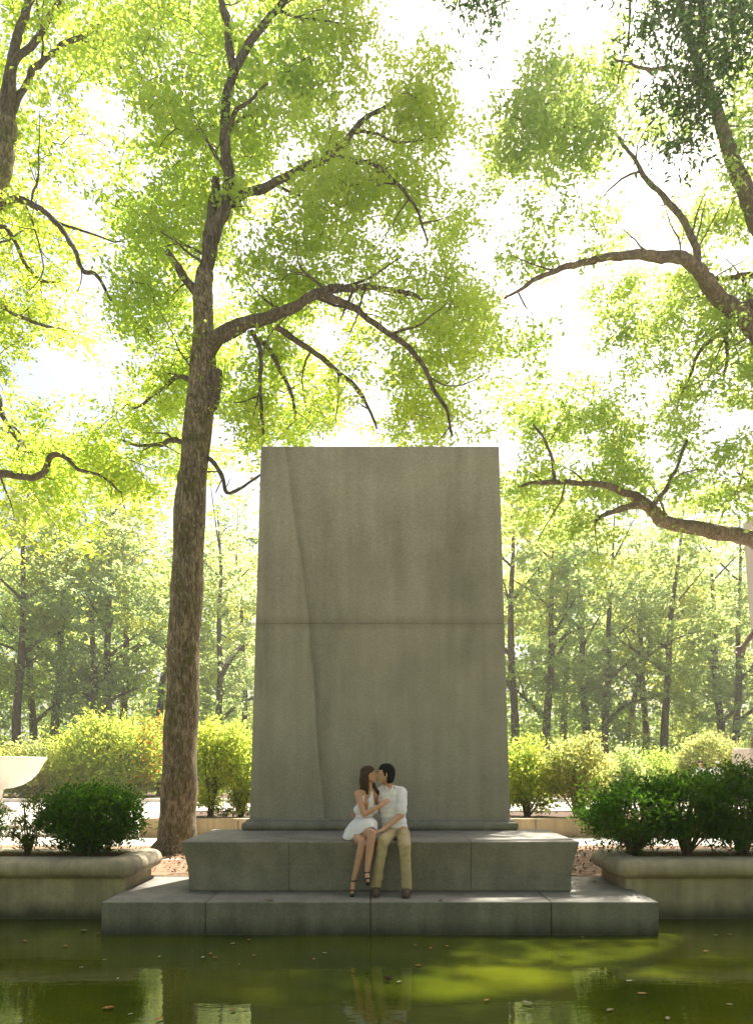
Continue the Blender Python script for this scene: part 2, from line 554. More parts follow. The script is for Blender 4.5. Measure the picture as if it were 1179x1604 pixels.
def grow(skel, centres, rnd, rmin=.006):
    """connect every cluster to the nearest point of the growing skeleton; returns twig polylines"""
    pts = np.array([tuple(p) for p, r in skel]); rr = [r for p, r in skel]
    cs = np.array([tuple(c) for c in centres])
    d0 = np.array([np.min(((pts - c) ** 2).sum(1)) for c in cs])
    twigs = []; ends = []
    for i in np.argsort(d0):
        c = cs[i]
        dd = ((pts - c) ** 2).sum(1)
        j = int(np.argmin(dd)); a = Vector(pts[j]); b = Vector(c)
        L = (b - a).length
        if L < .05: ends.append((b, Vector((0, 0, 1)))); continue
        n = max(2, int(L / .22))
        side = Vector((rnd.gauss(0, 1), rnd.gauss(0, 1), rnd.gauss(0, 1))) * L * .15
        line = []
        for q in range(n + 1):
            t = q / n
            line.append(a.lerp(b, t) + side * math.sin(math.pi * t) + Vector((0, 0, L * .10 * math.sin(math.pi * t))) + (Vector((rnd.gauss(0, .02), rnd.gauss(0, .02), rnd.gauss(0, .02))) if 0 < q < n else Vector()))
        r0 = min(rr[j] * .6, .010 + .018 * L)
        r0 = max(r0, rmin)
        twigs.append((line, r0, max(rmin * .8, r0 * .4)))
        for q in range(1, n + 1):
            pts = np.vstack([pts, [tuple(line[q])]]); rr.append(r0 * (1 - .5 * q / n))
        ends.append((b, (b - line[-2]).normalized()))
    return twigs, ends


def twig_tube(mb, line, r0, r1):
    n = 4; v, f = [], []
    m = len(line)
    for i, p in enumerate(line):
        t = (line[min(i + 1, m - 1)] - line[max(i - 1, 0)]).normalized()
        u = t.orthogonal().normalized(); w = t.cross(u)
        r = r0 + (r1 - r0) * i / (m - 1)
        v += [p + (u * math.cos(k * math.pi / 2) + w * math.sin(k * math.pi / 2)) * r for k in range(n)]
    for i in range(m - 1):
        for k in range(n):
            f.append((i * n + k, i * n + (k + 1) % n, (i + 1) * n + (k + 1) % n, (i + 1) * n + k))
    mb.add(v, f)


def cluster_leaves(ends, per, spread, rng, flat=.6):
    pos = []
    for b, d in ends:
        k = int(per * rng.uniform(.55, 1.5))
        # a few sub-sprays so that the outline of a cluster is uneven
        ns = rng.integers(3, 6)
        cen = rng.normal(size=(ns, 3)) * spread * np.array([.75, .75, .75 * flat])
        w = rng.integers(0, ns, k)
        q = cen[w] + rng.normal(size=(k, 3)) * spread * np.array([.40, .40, .40 * flat])
        pos.append(q + np.array(tuple(b)))
    return np.vstack(pos)


def skel_from(limbs, step=.35):
    out = []
    for pts, rad in limbs:
        a, b = smooth_path(pts, rad, step)
        out += list(zip(a, b))
    return out


def big_tree(name, label, base, limbs, polys, spacing, per, spread, leaf, leafmat, barkmat, limbmat, seed, trunk_n=26, twig_r=.008, skip=0, wr=.55, group=None, more=(), more_leaf=.2):
    """limbs[0] is the trunk; limbs: list of (points, radii)"""
    rnd = random.Random(seed); rng = np.random.default_rng(seed)
    t = tag(empty(name, base), label, 'tree', group)
    for i, (pts, rad) in enumerate(limbs):
        mb = MB()
        mb.tube(pts, rad, trunk_n if i == 0 else 12, rough=.20 if i == 0 else .30, step=.09 if i == 0 else .10, gnarl=0.0 if i == 0 else .055)
        mb.build('trunk' if i == 0 else 'limb', barkmat if i == 0 else limbmat, t, True)
    mb = MB()
    side_sk = []

    def sprout(line, rr, depth):
        n_ = len(line)
        for q in range(2, n_):
            if rnd.random() > (.34 if depth == 0 else .30): continue
            a = line[q]; ax = (line[q] - line[q - 1]).normalized()
            r0 = min(rr[q] * .55, .028)
            if r0 < .005: continue
            L = min(2.0, .35 + 42 * r0 * rnd.uniform(.6, 1.3)) * (1 if depth == 0 else .7)
            d = (ax * rnd.uniform(.5, 1.0) + Vector((rnd.gauss(0, .8), rnd.gauss(0, .8), rnd.gauss(.1, .6)))).normalized()
            pts, rs = [a], [r0]
            k_ = max(3, int(L / .16))
            for s_ in range(k_):
                d = (d + Vector((rnd.gauss(0, .16), rnd.gauss(0, .16), rnd.gauss(.01, .14)))).normalized()
                pts.append(pts[-1] + d * L / k_); rs.append(r0 * (1 - .78 * (s_ + 1) / k_))
            twig_tube(mb, pts, r0, rs[-1])
            side_sk.extend(zip(pts[1:], rs[1:]))
            if depth == 0: sprout(pts, rs, 1)
    for i, (pts, rad) in enumerate(limbs):
        if i == 0: continue
        a_, b_ = smooth_path(pts, rad, .22)
        sprout(a_, b_, 0)
    tag(mb.build('branchlets', limbmat, t), kind='stuff')
    cen = clusters_from_polys(polys, spacing, seed, limbs)
    sk = [(p, r) for i, (pts, rad) in enumerate(limbs) for p, r in zip(*smooth_path(pts, rad, .35)) if not (i == 0 and p.z < skip)]
    sk += side_sk
    twigs, ends = grow(sk, cen, rnd, twig_r)
    ends += [(p, Vector((0, 0, 1))) for p, r in side_sk if r < .008 and rnd.random() < .10]
    for pts, rad in limbs[1:]:
        ends += [(Vector(pts[-1]) + Vector((rnd.gauss(0, .25), .25, rnd.gauss(.05, .25))), Vector((0, 0, 1))) for _k in range(2)]
    ends = [e for e in ends if not sun_blocked(e[0], .45)]
    mb = MB()
    for l, r0, r1 in twigs: twig_tube(mb, l, r0, r1)
    tag(mb.build('twigs', M['twig'], t), kind='stuff')
    pos = cluster_leaves(ends, per, spread, rng)
    me = leaf_mesh('crown', pos, leaf, rng, wr=wr)
    tag(link('crown', me, leafmat, t), kind='stuff')
    if more:  # unseen leaf clusters added above the view only to cast shade
        up_ends = [(p, None) for p in more if not sun_blocked(p, .45)]
        tag(link('shade_crown', leaf_mesh('shade_crown', cluster_leaves(up_ends, 75, .5, rng), more_leaf, rng, wr=.55), leafmat, t), kind='stuff')
    return t


def shrub(name, label, cat, base, rx, ry, h, nleaf, leaf, mat_, seed, shape='round', stems=7, clear=.12, group=None, wr=.5, stem_mat=None, fill=.55, extra=None, up=.7, flat_top=0.0, lump=.22):
    """a shrub with stems fanning from its base and leaves in lumpy clumps; base in world coordinates"""
    rnd = random.Random(seed); rng = np.random.default_rng(seed)
    t = tag(empty(name, base), label, cat, group)
    bx, by, bz = base
    zc = bz + clear * h + (h * (1 - clear)) * .5
    rz = h * (1 - clear) * .5
    cl = []
    while len(cl) < max(24, nleaf // 90):
        q = Vector((rnd.gauss(0, 1), rnd.gauss(0, 1), rnd.gauss(0, 1))).normalized()
        q *= (fill + (1 - fill) * rnd.random() ** .5)
        if flat_top and q.z > flat_top: q.z = flat_top + (q.z - flat_top) * .35
        sx = 1.0
        if shape == 'vase': sx = .45 + .55 * min(1, (q.z + 1) / 1.1)
        b = 1 + lump * mnoise.noise(Vector((q.x * 2.2, q.y * 2.2, q.z * 2.2)) + Vector((seed * 3.1, 0, 0)))
        cl.append(Vector((bx + q.x * rx * sx * b, by + q.y * ry * sx * b, zc + q.z * rz * b)))
    mb = MB()
    for k in range(stems):
        c = cl[rnd.randrange(len(cl))]
        a = Vector((bx + rnd.uniform(-.06, .06) * rx, by + rnd.uniform(-.06, .06) * ry, bz - .02))
        mid = a.lerp(c, .5) + Vector((rnd.gauss(0, .05) * rx, rnd.gauss(0, .05) * ry, .08 * h))
        r = max(.008, .022 * h * rnd.uniform(.6, 1.1))
        l, rr = smooth_path([a, mid, c], [r, r * .7, r * .35], h * .12)
        twig_tube(mb, l, r, r * .35)
    mb.build('stems', stem_mat or M['twig'], t)
    sp = (rx + ry) * .5 * .2
    parts = [np.array(tuple(c)) + rng.normal(size=(int(nleaf / len(cl)), 3)) * np.array([sp, sp, sp * .75]) for c in cl]
    pos = np.vstack(parts)
    pos = pos[pos[:, 2] > bz + .03]
    o = unit(pos - np.array([bx, by, bz - h * .3]))
    me = leaf_mesh('foliage', pos, leaf, rng, wr=wr, up=up, droop=0, out=o, outw=.9)
    tag(link('foliage', me, mat_, t), kind='stuff')
    if extra:
        m2, frac, zone = extra
        p2 = pos[zone(pos)]
        p2 = p2[rng.random(len(p2)) < frac] + rng.normal(size=3) * .02
        if len(p2): tag(link('turning_foliage', leaf_mesh('turning_foliage', p2 + rng.normal(size=p2.shape) * .03, leaf * 1.05, rng, wr=wr, up=up, droop=0), m2, t), kind='stuff')
    return t


# ================================================================== THE SETTING
WZ = -.38


def sheet(name, x0, x1, y0, y1, z, m, kind='structure', nx=1, ny=1, amp=0.0, sc_=1.0):
    mb = MB(); v = []; f = []
    for j in range(ny + 1):
        for i in range(nx + 1):
            x = x0 + (x1 - x0) * i / nx; y = y0 + (y1 - y0) * j / ny
            v.append((x, y, z + (amp * mnoise.noise(Vector((x * sc_, y * sc_, 0))) if amp else 0)))
    for j in range(ny):
        for i in range(nx):
            a = j * (nx + 1) + i
            f.append((a, a + 1, a + nx + 2, a + nx + 1))
    return tag(mb.add(v, f).build(name, m, None, bool(amp)), kind=kind)


# one ground sheet to the horizon, with the pond cut out of it
g = MB()
gx, gy = (-900, -60, 60, 900), (-300, 2.0, 9.4, 1500)
gv = [(x, y, -.012) for y in gy for x in gx]
gf = [(j * 4 + i, j * 4 + i + 1, j * 4 + i + 5, j * 4 + i + 4) for j in range(3) for i in range(3) if not (i == 1 and j == 1)]
tag(g.add(gv, gf).build('ground', M['forest']), kind='structure')
sheet('pond_water', -60, 60, 1.9, 9.4, WZ, M['water'])
sheet('plaza_paving', -40, 40, -60, 1.9, 0.0, M['paving'])
tag(MB().box(-60, 60, 1.75, 2.0, -1.0, .03).build('pond_kerb', M['planter'], bevel=.02), kind='structure')
sheet('soil_strip', -8, 8, 10.32, 14.2, .012, M['litter'], nx=60, ny=16, amp=.03, sc_=2.0)
sheet('paved_walk', -30, 30, 10.4, 16.2, -.002, M['paving'])
sheet('upper_paving', -40, 40, 19.4, 29.6, .10, M['paving'])
sheet('planting_bed', -5.2, 30, 16.25, 19.4, .35, M['mulch'], nx=90, ny=12, amp=.04, sc_=2.5)
tag(MB().box(-5.2, 30, 19.4, 19.6, -.1, .37).build('bed_edging', M['wall'], bevel=.01), kind='structure')
tag(MB().box(-40, 40, 29.6, 29.85, 0, .24).build('back_kerb', M['white_stone'], bevel=.02), kind='structure')
sheet('shrub_border', -40, 40, 29.85, 36, .20, M['mulch'], nx=40, ny=4, amp=.05)

# ------------------------------------------------------------------ platform, bench, monolith
t = tag(empty('stone_platform', (0, 8.4, -.38)), 'wide grey granite platform rising from the pond in front of the bench', 'platform')
xs = [-3.18, -1.99, -.11, 1.95, 3.18]
for a, b in zip(xs[:-1], xs[1:]):
    MB().box(a + .004, b - .004, 8.37, 10.6, -.95, 0).build('stone_block', M['platform'], t, bevel=.012)
MB().box(-3.17, 3.17, 8.385, 10.58, -.94, -.02).build('joint_mortar', M['mulch'], t)

t = tag(empty('stone_bench', (0, 9, 0)), 'long grey granite bench with undercut sides that the couple sits on', 'bench')
H = .627
prof = [(0.004, -.085), (.02, -.078), (.18, -.078), (.32, -.066), (.44, -.04), (.54, -.015), (.59, -.004), (.612, .0), (.622, -.006), (H, -.018)]
bx_ = [-2.44, -1.12, 1.12, 2.44]
for i in range(3):
    a, b = bx_[i], bx_[i + 1]
    lv = [(z, o, o if i == 0 else -.003, o if i == 2 else -.003, 0) for z, o in prof]
    loft_block(a, b, 9.0, 10.74, lv).build('stone_block', M['bench'], t, False)
MB().box(-2.2, 2.2, 9.12, 10.7, .01, H - .03).build('joint_mortar', M['mulch'], t)

t = tag(empty('granite_monolith', (0, 11.1, 0)), 'tall grey granite slab with a diagonal stain standing behind the bench', 'monolith')


def hw(z): return 1.885 + (1.72 - 1.885) * (z - .627) / (6.18 - .627)


def mono_block(z0, z1, name):
    lv = []
    for z in (z0, z0 + .008, z0 + .02, z1 - .02, z1 - .008, z1):
        e = -.005 if z in (z0, z1) else (-.001 if z in (z0 + .008, z1 - .008) else 0)
        w = hw(z); k = (z - .627) / 5.55 * .05
        lv.append((z, e - k * .3, w + e, w + e, e - k))
    return loft_block(0, 0, 10.62, 11.7, lv).build(name, M['granite'], t)


mono_block(.63, 3.614, 'lower_block')
mono_block(3.616, 6.18, 'upper_block')
MB().box(-1.97, 1.97, 10.75, 11.85, 0, .625).build('footing', M['granite'], t, bevel=.01)
mp = [(.63, .075), (.645, .092), (.675, .10), (.705, .098), (.73, .085), (.745, .06), (.75, .045), (.765, .044), (.775, .030), (.79, .008), (.80, -.05)]
mx = [-1.885, -1.35, 1.50, 1.885]
for i in range(3):
    lv = [(z, o, o if i == 0 else -.002, o if i == 2 else -.002, 0) for z, o in mp]
    loft_block(mx[i], mx[i + 1], 10.62, 11.6, lv).build('base_moulding', M['bench'], t)

# ------------------------------------------------------------------ planters
cap_prof = [(.0, .13), (.028, .135), (.03, .155), (.085, .165), (.122, .195), (.143, .245), (.143, .29), (.122, .34), (.085, .372), (.04, .388), (-.20, .388), (-.235, .375), (-.25, .34), (-.25, .13)]


def planter(x0, x1, label):
    t = tag(empty('stone_planter', ((x0 + x1) / 2, 9.8, WZ)), label, 'planter')
    w = sweep_rrect(x0, x1, 9.25, 10.3, .05, [(0, -.95), (0, .135), (-.22, .135), (-.22, -.95)])
    w.build('wall', M['planter'], t)
    c = sweep_rrect(x0, x1, 9.25, 10.3, .05, cap_prof).build('coping', M['planter'], t, True)
    s = MB(); v = []; f = []
    nx, ny = 120, 14
    X0, X1, Y0, Y1 = x0 + .15, x1 - .15, 9.4, 10.15
    for j in range(ny + 1):
        for i in range(nx + 1):
            x = X0 + (X1 - X0) * i / nx; y = Y0 + (Y1 - Y0) * j / ny
            v.append((x, y, .335 + .035 * mnoise.noise(Vector((x * 4, y * 4, 0))) + .02 * mnoise.noise(Vector((x * 13, y * 13, 3)))))
    for j in range(ny):
        for i in range(nx):
            a = j * (nx + 1) + i
            f.append((a, a + 1, a + nx + 2, a + nx + 1))
    so = s.add(v, f).build('soil', M['mulch'], t, True)
    # mulch chips
    rng = np.random.default_rng(int(abs(x0) * 10))
    n = 5000
    pos = np.stack([rng.uniform(max(X0, -6), min(X1, 6), n), rng.uniform(Y0, Y1, n), rng.uniform(.345, .375, n)], 1)
    tag(link('mulch_chips', leaf_mesh('mulch_chips', pos, .045, rng, wr=.35, up=2.5, droop=0), M['litter'], t), kind='stuff')
    return t


planter(-14, -3.19, 'long stone planter with rounded coping at the left of the platform')
planter(3.09, 14, 'long stone planter with rounded coping at the right of the platform')

# ------------------------------------------------------------------ low wall, steps, bowl, statue group
t = tag(empty('low_wall', (6, 16.1, 0)), 'low tan stone wall edging the planting bed behind the monolith', 'wall')
k = 0
x = -5.25
while x < 30:
    L = 2.16
    MB().box(x + .008, x + L - .008, 16.0, 16.26, -.03, .40).build('stone_block', M['wall'], t, bevel=.012)
    x += L
MB().box(-5.2, 29.9, 16.02, 16.24, -.02, .36).build('joint_mortar', M['mulch'], t)
t = tag(empty('stone_steps', (-12, 17, 0)), 'pale stone steps behind the left planter', 'steps')
for i in range(2):
    MB().box(-22, -5.3, 16.0 + i * 1.1, 19.45, -.05 if i == 0 else .07, .07 + .10 * i).build('step', M['paving'], t, bevel=.012)

t = tag(empty('fountain_bowl', (-12.67, 24, .10)), 'broad white stone bowl on a pedestal at the left edge', 'bowl')
cb = (-12.67, 24, 0)
bp_ = [(.30, .80), (.62, .83), (.92, .93), (1.18, 1.10), (1.38, 1.32), (1.52, 1.58), (1.575, 1.70), (1.60, 1.715), (1.605, 1.74), (1.64, 1.75), (1.645, 1.83), (1.63, 1.845), (1.45, 1.845), (1.44, 1.80), (1.1, 1.45), (.5, 1.30), (0.001, 1.28)]
MB().lathe(cb, bp_, 72).build('basin', M['white_stone'], t, True)
MB().lathe(cb, [(.52, .10), (.55, .12), (.55, .2), (.42, .26), (.33, .36), (.30, .6), (.33, .74), (.40, .80), (.40, .83), (.001, .83)], 40).build('pedestal', M['white_stone'], t, True)

t = tag(empty('statue_plinth', (16, 27.6, .10)), 'pale pinkish stone plinth beyond the hedge at the right edge', 'plinth')
MB().box(13.37, 19.0, 26.6, 27.9, .10, 2.2).build('plinth_block', M['pink_stone'], t, bevel=.03)
MB().box(13.33, 19.04, 26.56, 27.94, .10, .30).build('plinth_base', M['pink_stone'], t, bevel=.02)
t = tag(empty('stone_shaft', (17, 29.2, .1)), 'tall pale stone shaft rising behind the bronze hand at the right edge', 'shaft')
lv = [(.10, 0, -.85, -.85, 0), (.11, 0, -.85, -.85, 0), (11.3, .1, -.0, -.0, .0), (11.32, .09, -.01, -.01, 0)]
loft_block(14.58, 19.0, 28.9, 29.55, lv).build('shaft_block', M['pink_stone'], t)

# ------------------------------------------------------------------ bodies from swept shapes, fused into one surface
def add_hull(bm, pts):
    b = bmesh.new()
    for p in pts: b.verts.new(p)
    r = bmesh.ops.convex_hull(b, input=b.verts)
    bmesh.ops.delete(b, geom=[q for q in r['geom_interior'] if isinstance(q, bmesh.types.BMVert)], context='VERTS')
    bmesh.ops.recalc_face_normals(b, faces=b.faces)
    me = bpy.data.meshes.new('tmp'); b.to_mesh(me); b.free()
    bm.from_mesh(me); bpy.data.meshes.remove(me)


_sph = []
for i in range(9):
    th = math.pi * i / 8
    for k in range(12 if 0 < i < 8 else 1):
        a = 2 * math.pi * k / 12
        _sph.append(Vector((math.sin(th) * math.cos(a), math.sin(th) * math.sin(a), math.cos(th))))


def cap_(p0, r0, p1, r1): return ('c', Vector(p0), r0, Vector(p1), r1)


def ell(c, r, rot=(0, 0, 0)): return ('e', Vector(c), Vector(r), rot)


def blob(name, prims, vox, m, parent, smooth=4, wrinkle=0.0):
    bm = bmesh.new()
    for q in prims:
        if q[0] == 'c':
            add_hull(bm, [q[1] + s * q[2] for s in _sph] + [q[3] + s * q[4] for s in _sph])
        else:
            from mathutils import Euler
            e = Euler([R(a) for a in q[3]]).to_matrix()
            add_hull(bm, [q[1] + e @ Vector((s.x * q[2].x, s.y * q[2].y, s.z * q[2].z)) for s in _sph])
    me = bpy.data.meshes.new(name); bm.to_mesh(me); bm.free()
    o = bpy.data.objects.new('tmp', me); C.objects.link(o)
    md = o.modifiers.new('r', 'REMESH'); md.mode = 'VOXEL'; md.voxel_size = vox
    if smooth:
        ms = o.modifiers.new('s', 'SMOOTH'); ms.iterations = smooth; ms.factor = .5
    dg = bpy.context.evaluated_depsgraph_get()
    me2 = bpy.data.meshes.new_from_object(o.evaluated_get(dg))
    me2.name = name
    if wrinkle:
        for v in me2.vertices:
            p = v.co
            a = mnoise.noise(Vector((p.x * 9 + p.z * 7, p.y * 9, p.z * 22 - p.x * 9))) + .6 * mnoise.noise(Vector((p.x * 26, p.y * 26, p.z * 14)))
            v.co = p + v.normal * a * wrinkle
    bpy.data.objects.remove(o); bpy.data.meshes.remove(me)
    return link(name, me2, m, parent, True)


def chain(pts, rad):
    return [cap_(pts[i], rad[i], pts[i + 1], rad[i + 1]) for i in range(len(pts) - 1)]


def hand(wrist, direction, palm_n, size=1.0, curl=.35, thumb_side=1.0):
    """palm, four unequal bent fingers and a thumb that leaves the side of the palm"""
    d = Vector(direction).normalized(); n = Vector(palm_n)
    n = (n - d * n.dot(d)).normalized(); s = d.cross(n) * thumb_side
    w = Vector(wrist); q = []
    pc = w + d * .045 * size
    for k in (-1.5, -.5, .5, 1.5):
        q.append(cap_(w + s * k * .011 * size, .015 * size, w + d * .085 * size + s * k * .019 * size, .0125 * size))
    for k, L in zip((1.5, .5, -.5, -1.5), (.072, .080, .074, .058)):
        a = w + d * .085 * size + s * k * .019 * size
        c1 = d * math.cos(curl) + n * math.sin(curl)
        c2 = d * math.cos(curl * 2.2) + n * math.sin(curl * 2.2)
        m_ = a + c1 * L * .5 * size
        q.append(cap_(a, .0095 * size, m_, .0088 * size)); q.append(cap_(m_, .0088 * size, m_ + c2 * L * .55 * size, .0075 * size))
    tb = w + d * .025 * size + s * .030 * size
    tm = tb + (d * .7 + s * .7 + n * .2).normalized() * .040 * size
    q.append(cap_(tb, .013 * size, tm, .0105 * size)); q.append(cap_(tm, .0105 * size, tm + (d * .93 + s * .25 + n * .3).normalized() * .032 * size, .0085 * size))
    return q


def head(c, fwd, up, s=1.0):
    """skull, jaw, chin, brow, nose, lips, eyes' sockets ridge and ears; c = centre of the skull"""
    f = Vector(fwd).normalized(); u = Vector(up); u = (u - f * u.dot(f)).normalized(); r = f.cross(u)
    c = Vector(c)
    def at(a, b, d): return c + f * a * s + r * b * s + u * d * s
    q = [cap_(at(-.022, 0, .022), .078 * s, at(.018, 0, .018), .074 * s),
         cap_(at(.028, 0, .03), .060 * s, at(.045, 0, -.055), .045 * s),
         cap_(at(.01, 0, -.03), .060 * s, at(.06, 0, -.088), .024 * s),
         cap_(at(.0, .045, -.04), .024 * s, at(.058, .008, -.088), .018 * s), cap_(at(.0, -.045, -.04), .024 * s, at(.058, -.008, -.088), .018 * s),
         cap_(at(.078, 0, .016), .011 * s, at(.104, 0, -.024), .012 * s), cap_(at(.090, .010, -.028), .009 * s, at(.090, -.010, -.028), .009 * s),
         cap_(at(.080, .018, -.053), .008 * s, at(.086, -.0, -.053), .010 * s), cap_(at(.080, -.018, -.053), .008 * s, at(.086, 0, -.053), .010 * s),
         cap_(at(.077, .030, .026), .009 * s, at(.080, .008, .024), .008 * s), cap_(at(.077, -.030, .026), .009 * s, at(.080, -.008, .024), .008 * s),
         ell(at(-.005, .078, -.012), (.016 * s, .016 * s, .031 * s)), ell(at(-.005, -.078, -.012), (.016 * s, .016 * s, .031 * s))]
    return q, at


def face_parts(body, at, s, brow):
    for sd in (-1, 1):
        MB().tube([at(.084, .040 * sd, .036), at(.092, .026 * sd, .041), at(.094, .012 * sd, .037)], [.0035 * s] * 3, 6, step=.01).build('eyebrow', brow, body, True)
        MB().tube([at(.082, .038 * sd, .010), at(.089, .026 * sd, .007), at(.089, .014 * sd, .009)], [.0028 * s] * 3, 6, step=.01).build('eyelid', M['eye'], body, True)
    MB().tube([at(.083, .022, -.052), at(.095, 0, -.050), at(.083, -.022, -.052)], [.003 * s, .0055 * s, .003 * s], 6, step=.006).build('lips', M['lip'], body, True)


M['skin_w'] = m_simple('warm_tan_skin', (.56, .30, .19), .5, .08, 30, .05, 200, spec=.35)
M['skin_m'] = m_simple('tan_skin', (.52, .30, .185), .5, .08, 30, .05, 200, spec=.35)
M['hair_w'] = m_simple('dark_brown_hair', (.055, .026, .014), .55, .4, 60, .6, 150, spec=.2)
M['hair_m'] = m_simple('black_hair', (.008, .007, .008), .6, .4, 60, .5, 150, spec=.12)
M['dress'] = m_simple('white_cotton', (.82, .78, .79), .85, .03, 20, .35, 26)
M['shirt'] = m_simple('white_linen_shirt', (.80, .76, .81), .85, .05, 20, .5, 20)
M['khaki'] = m_simple('khaki_cotton', (.44, .34, .19), .85, .10, 16, .5, 18)
M['shoe_m'] = m_simple('brown_suede', (.085, .055, .038), .8, .2, 30, .3, 60)
M['shoe_w'] = m_simple('black_leather', (.016, .013, .014), .4, .2, 30, .1, 60)
M['lip'] = m_simple('lip_colour', (.36, .10, .085), .45, .1, 30, 0)
M['eye'] = m_simple('dark_lash', (.02, .014, .012), .5, .1, 30, 0)

# ------------------------------------------------------------------ the couple on the bench
def man():
    t = tag(empty('person', (.2, 9.2, .627)), 'person in white short-sleeved shirt and khaki trousers kissing, hand on partner\'s knee', 'person')
    pel = P(621, 1303, 9.34); wai = P(616, 1280, 9.36); che = P(612, 1254, 9.36)
    shL = P(628, 1242, 9.33); shR = P(597, 1241, 9.40)
    nb = P(607, 1233, 9.34); hc = P(603.4, 1213, 9.24)
    elL = P(628, 1277, 9.20); wrL = P(599, 1300, 9.00)
    elR = P(585, 1272, 9.50); wrR = P(566, 1276, 9.44)
    hiR = P(612, 1305, 9.28); knR = P(599.5, 1318, 8.87); anR = P(589, 1389, 8.80)
    hiL = P(630, 1305, 9.28); knL = P(634, 1327, 8.84); anL = P(637, 1391, 8.76)
    fw = (-1, -.12, .02)
    hd, at = head(hc, fw, (-.16, .08, 1), 1.02)
    arm = [.062, .046, .042, .027]
    q = hd + chain([nb + Vector((0, 0, -.04)), nb + Vector((0, -.01, .03)), hc + Vector((.01, .02, -.04))], [.066, .056, .055])
    q += [ell(che, (.165, .105, .17), (0, 0, 12)), ell(wai, (.145, .10, .15), (0, 0, 10)), ell(pel, (.16, .12, .11))]
    q += chain([shL, shL.lerp(elL, .5), elL, wrL], [.062, .050, .042, .028]) + hand(wrL, P(586, 1304, 8.92) - wrL, (0, .1, -1), 1.0, .30, -1)
    q += chain([shR, shR.lerp(elR, .5), elR, wrR], [.062, .050, .042, .028]) + hand(wrR, (-1, -.2, -.1), (0, -1, 0), 1.0, .5)
    q += chain([shL + Vector((-.02, .01, .01)), nb, shR + Vector((.02, 0, .01))], [.058, .05, .058])
    for h, k, a, s in ((hiR, knR, anR, -.02), (hiL, knL, anL, .02)):
        q += chain([h, k, a], [.083, .058, .040])
        q += chain([a + Vector((0, .0, -.02)), Vector((a.x - .006, a.y - .10, .045))], [.032, .024])
    face_parts(blob('body', q, .0085, M['skin_m'], t, 3), at, 1.0, M['hair_m'])
    # shirt with short sleeves, open collar and a straight hem
    hm_ = pel + Vector((-.012, 0, .0))
    q = []
    for k in range(7):
        a_ = k / 6; c_ = che.lerp(hm_, a_)
        if k == 0: q.append(ell(nb.lerp(che, .5) + Vector((.01, .0, -.005)), (.155, .105, .085), (0, 0, 12)))
        q.append(ell(c_, (.178 - .012 * math.sin(a_ * 3.14), .122 + .014 * a_, .11 - .035 * a_), (0, 0, 12)))
    q += chain([shL, elL.lerp(shL, .18)], [.078, .075]) + chain([shR, elR.lerp(shR, .2)], [.074, .066])
    q += chain([shL + Vector((-.02, .01, .014)), nb + Vector((.03, .01, -.02)), nb + Vector((-.03, .01, -.02)), shR + Vector((.02, 0, .014))], [.068, .060, .060, .066])
    s = blob('shirt', q, .010, M['shirt'], t, 5, .0075)
    for px0, px1 in ((603, 611), (616, 612)):
        m = MB()
        a = P(px0, 1231, 9.27); b = P(px1, 1237, 9.225)
        up = Vector((0, .012, .034))
        k = .012
        m.add([a, b, b + Vector((.012 if px0 < px1 else -.012, -.006, -.030)), a + Vector((0, -.012, -.038)), a + up * .4, b + up * .2], [(0, 1, 2, 3), (4, 5, 1, 0)])
        o = m.build('collar', M['shirt'], s)
        md = o.modifiers.new('t', 'SOLIDIFY'); md.thickness = .006
    for i in range(4):
        pb = P(605.5 + i * .8, 1245 + i * 13, 9.20 + .002 * i)
        MB().lathe((0, 0, 0), [(.0001, -.003), (.006, -.002), (.006, .002), (.0001, .003)], 8).build('button', M['dress'], s).matrix_local = Matrix.Translation(pb - Vector((.2, 9.2, .627))) @ Matrix.Rotation(R(90), 4, 'X')
    # trousers
    q = [ell(pel + Vector((0, -.02, -.005)), (.170, .15, .085))]
    for h, k, a, s_ in ((hiR, knR, anR, 0), (hiL, knL, anL, 0)):
        q += chain([h, h.lerp(k, .55), k, k.lerp(a, .35), k.lerp(a, .97)], [.094, .086, .074, .066, .064])
        q += [ell(k + Vector((0, .0, .004)), (.072, .07, .07))]
    tr = blob('trousers', q, .010, M['khaki'], t, 3, .007)
    for a, tx in ((anR, -.005), (anL, -.02)):
        q = chain([Vector((a.x, a.y + .02, .055)), Vector((a.x + tx * .5, a.y - .08, .045)), Vector((a.x + tx, a.y - .155, .034))], [.056, .055, .042])
        q += chain([Vector((a.x, a.y + .01, .06)), a + Vector((0, 0, .01))], [.055, .052])
        so = blob('shoe', q, .009, M['shoe_m'], t, 2)
        for v in so.data.vertices:
            if v.co.z < -.627 + .002: v.co.z = -.627 + .002
    # hair: full, short, swept back, with sideburn
    q = [cap_(at(-.035, 0, .044), .092, at(.014, 0, .064), .074), cap_(at(-.060, 0, .0), .068, at(-.055, 0, -.065), .052),
         cap_(at(.03, 0, .082), .036, at(.062, 0, .066), .022), cap_(at(.045, .03, .075), .024, at(.052, -.03, .075), .024)]
    for sd in (-1, 1):
        q += [cap_(at(-.03, .056 * sd, .02), .044, at(-.038, .052 * sd, -.045), .034), cap_(at(.020, .068 * sd, .035), .024, at(.012, .076 * sd, -.020), .013)]
    blob('hair', q, .008, M['hair_m'], t, 2, .006)
    return t


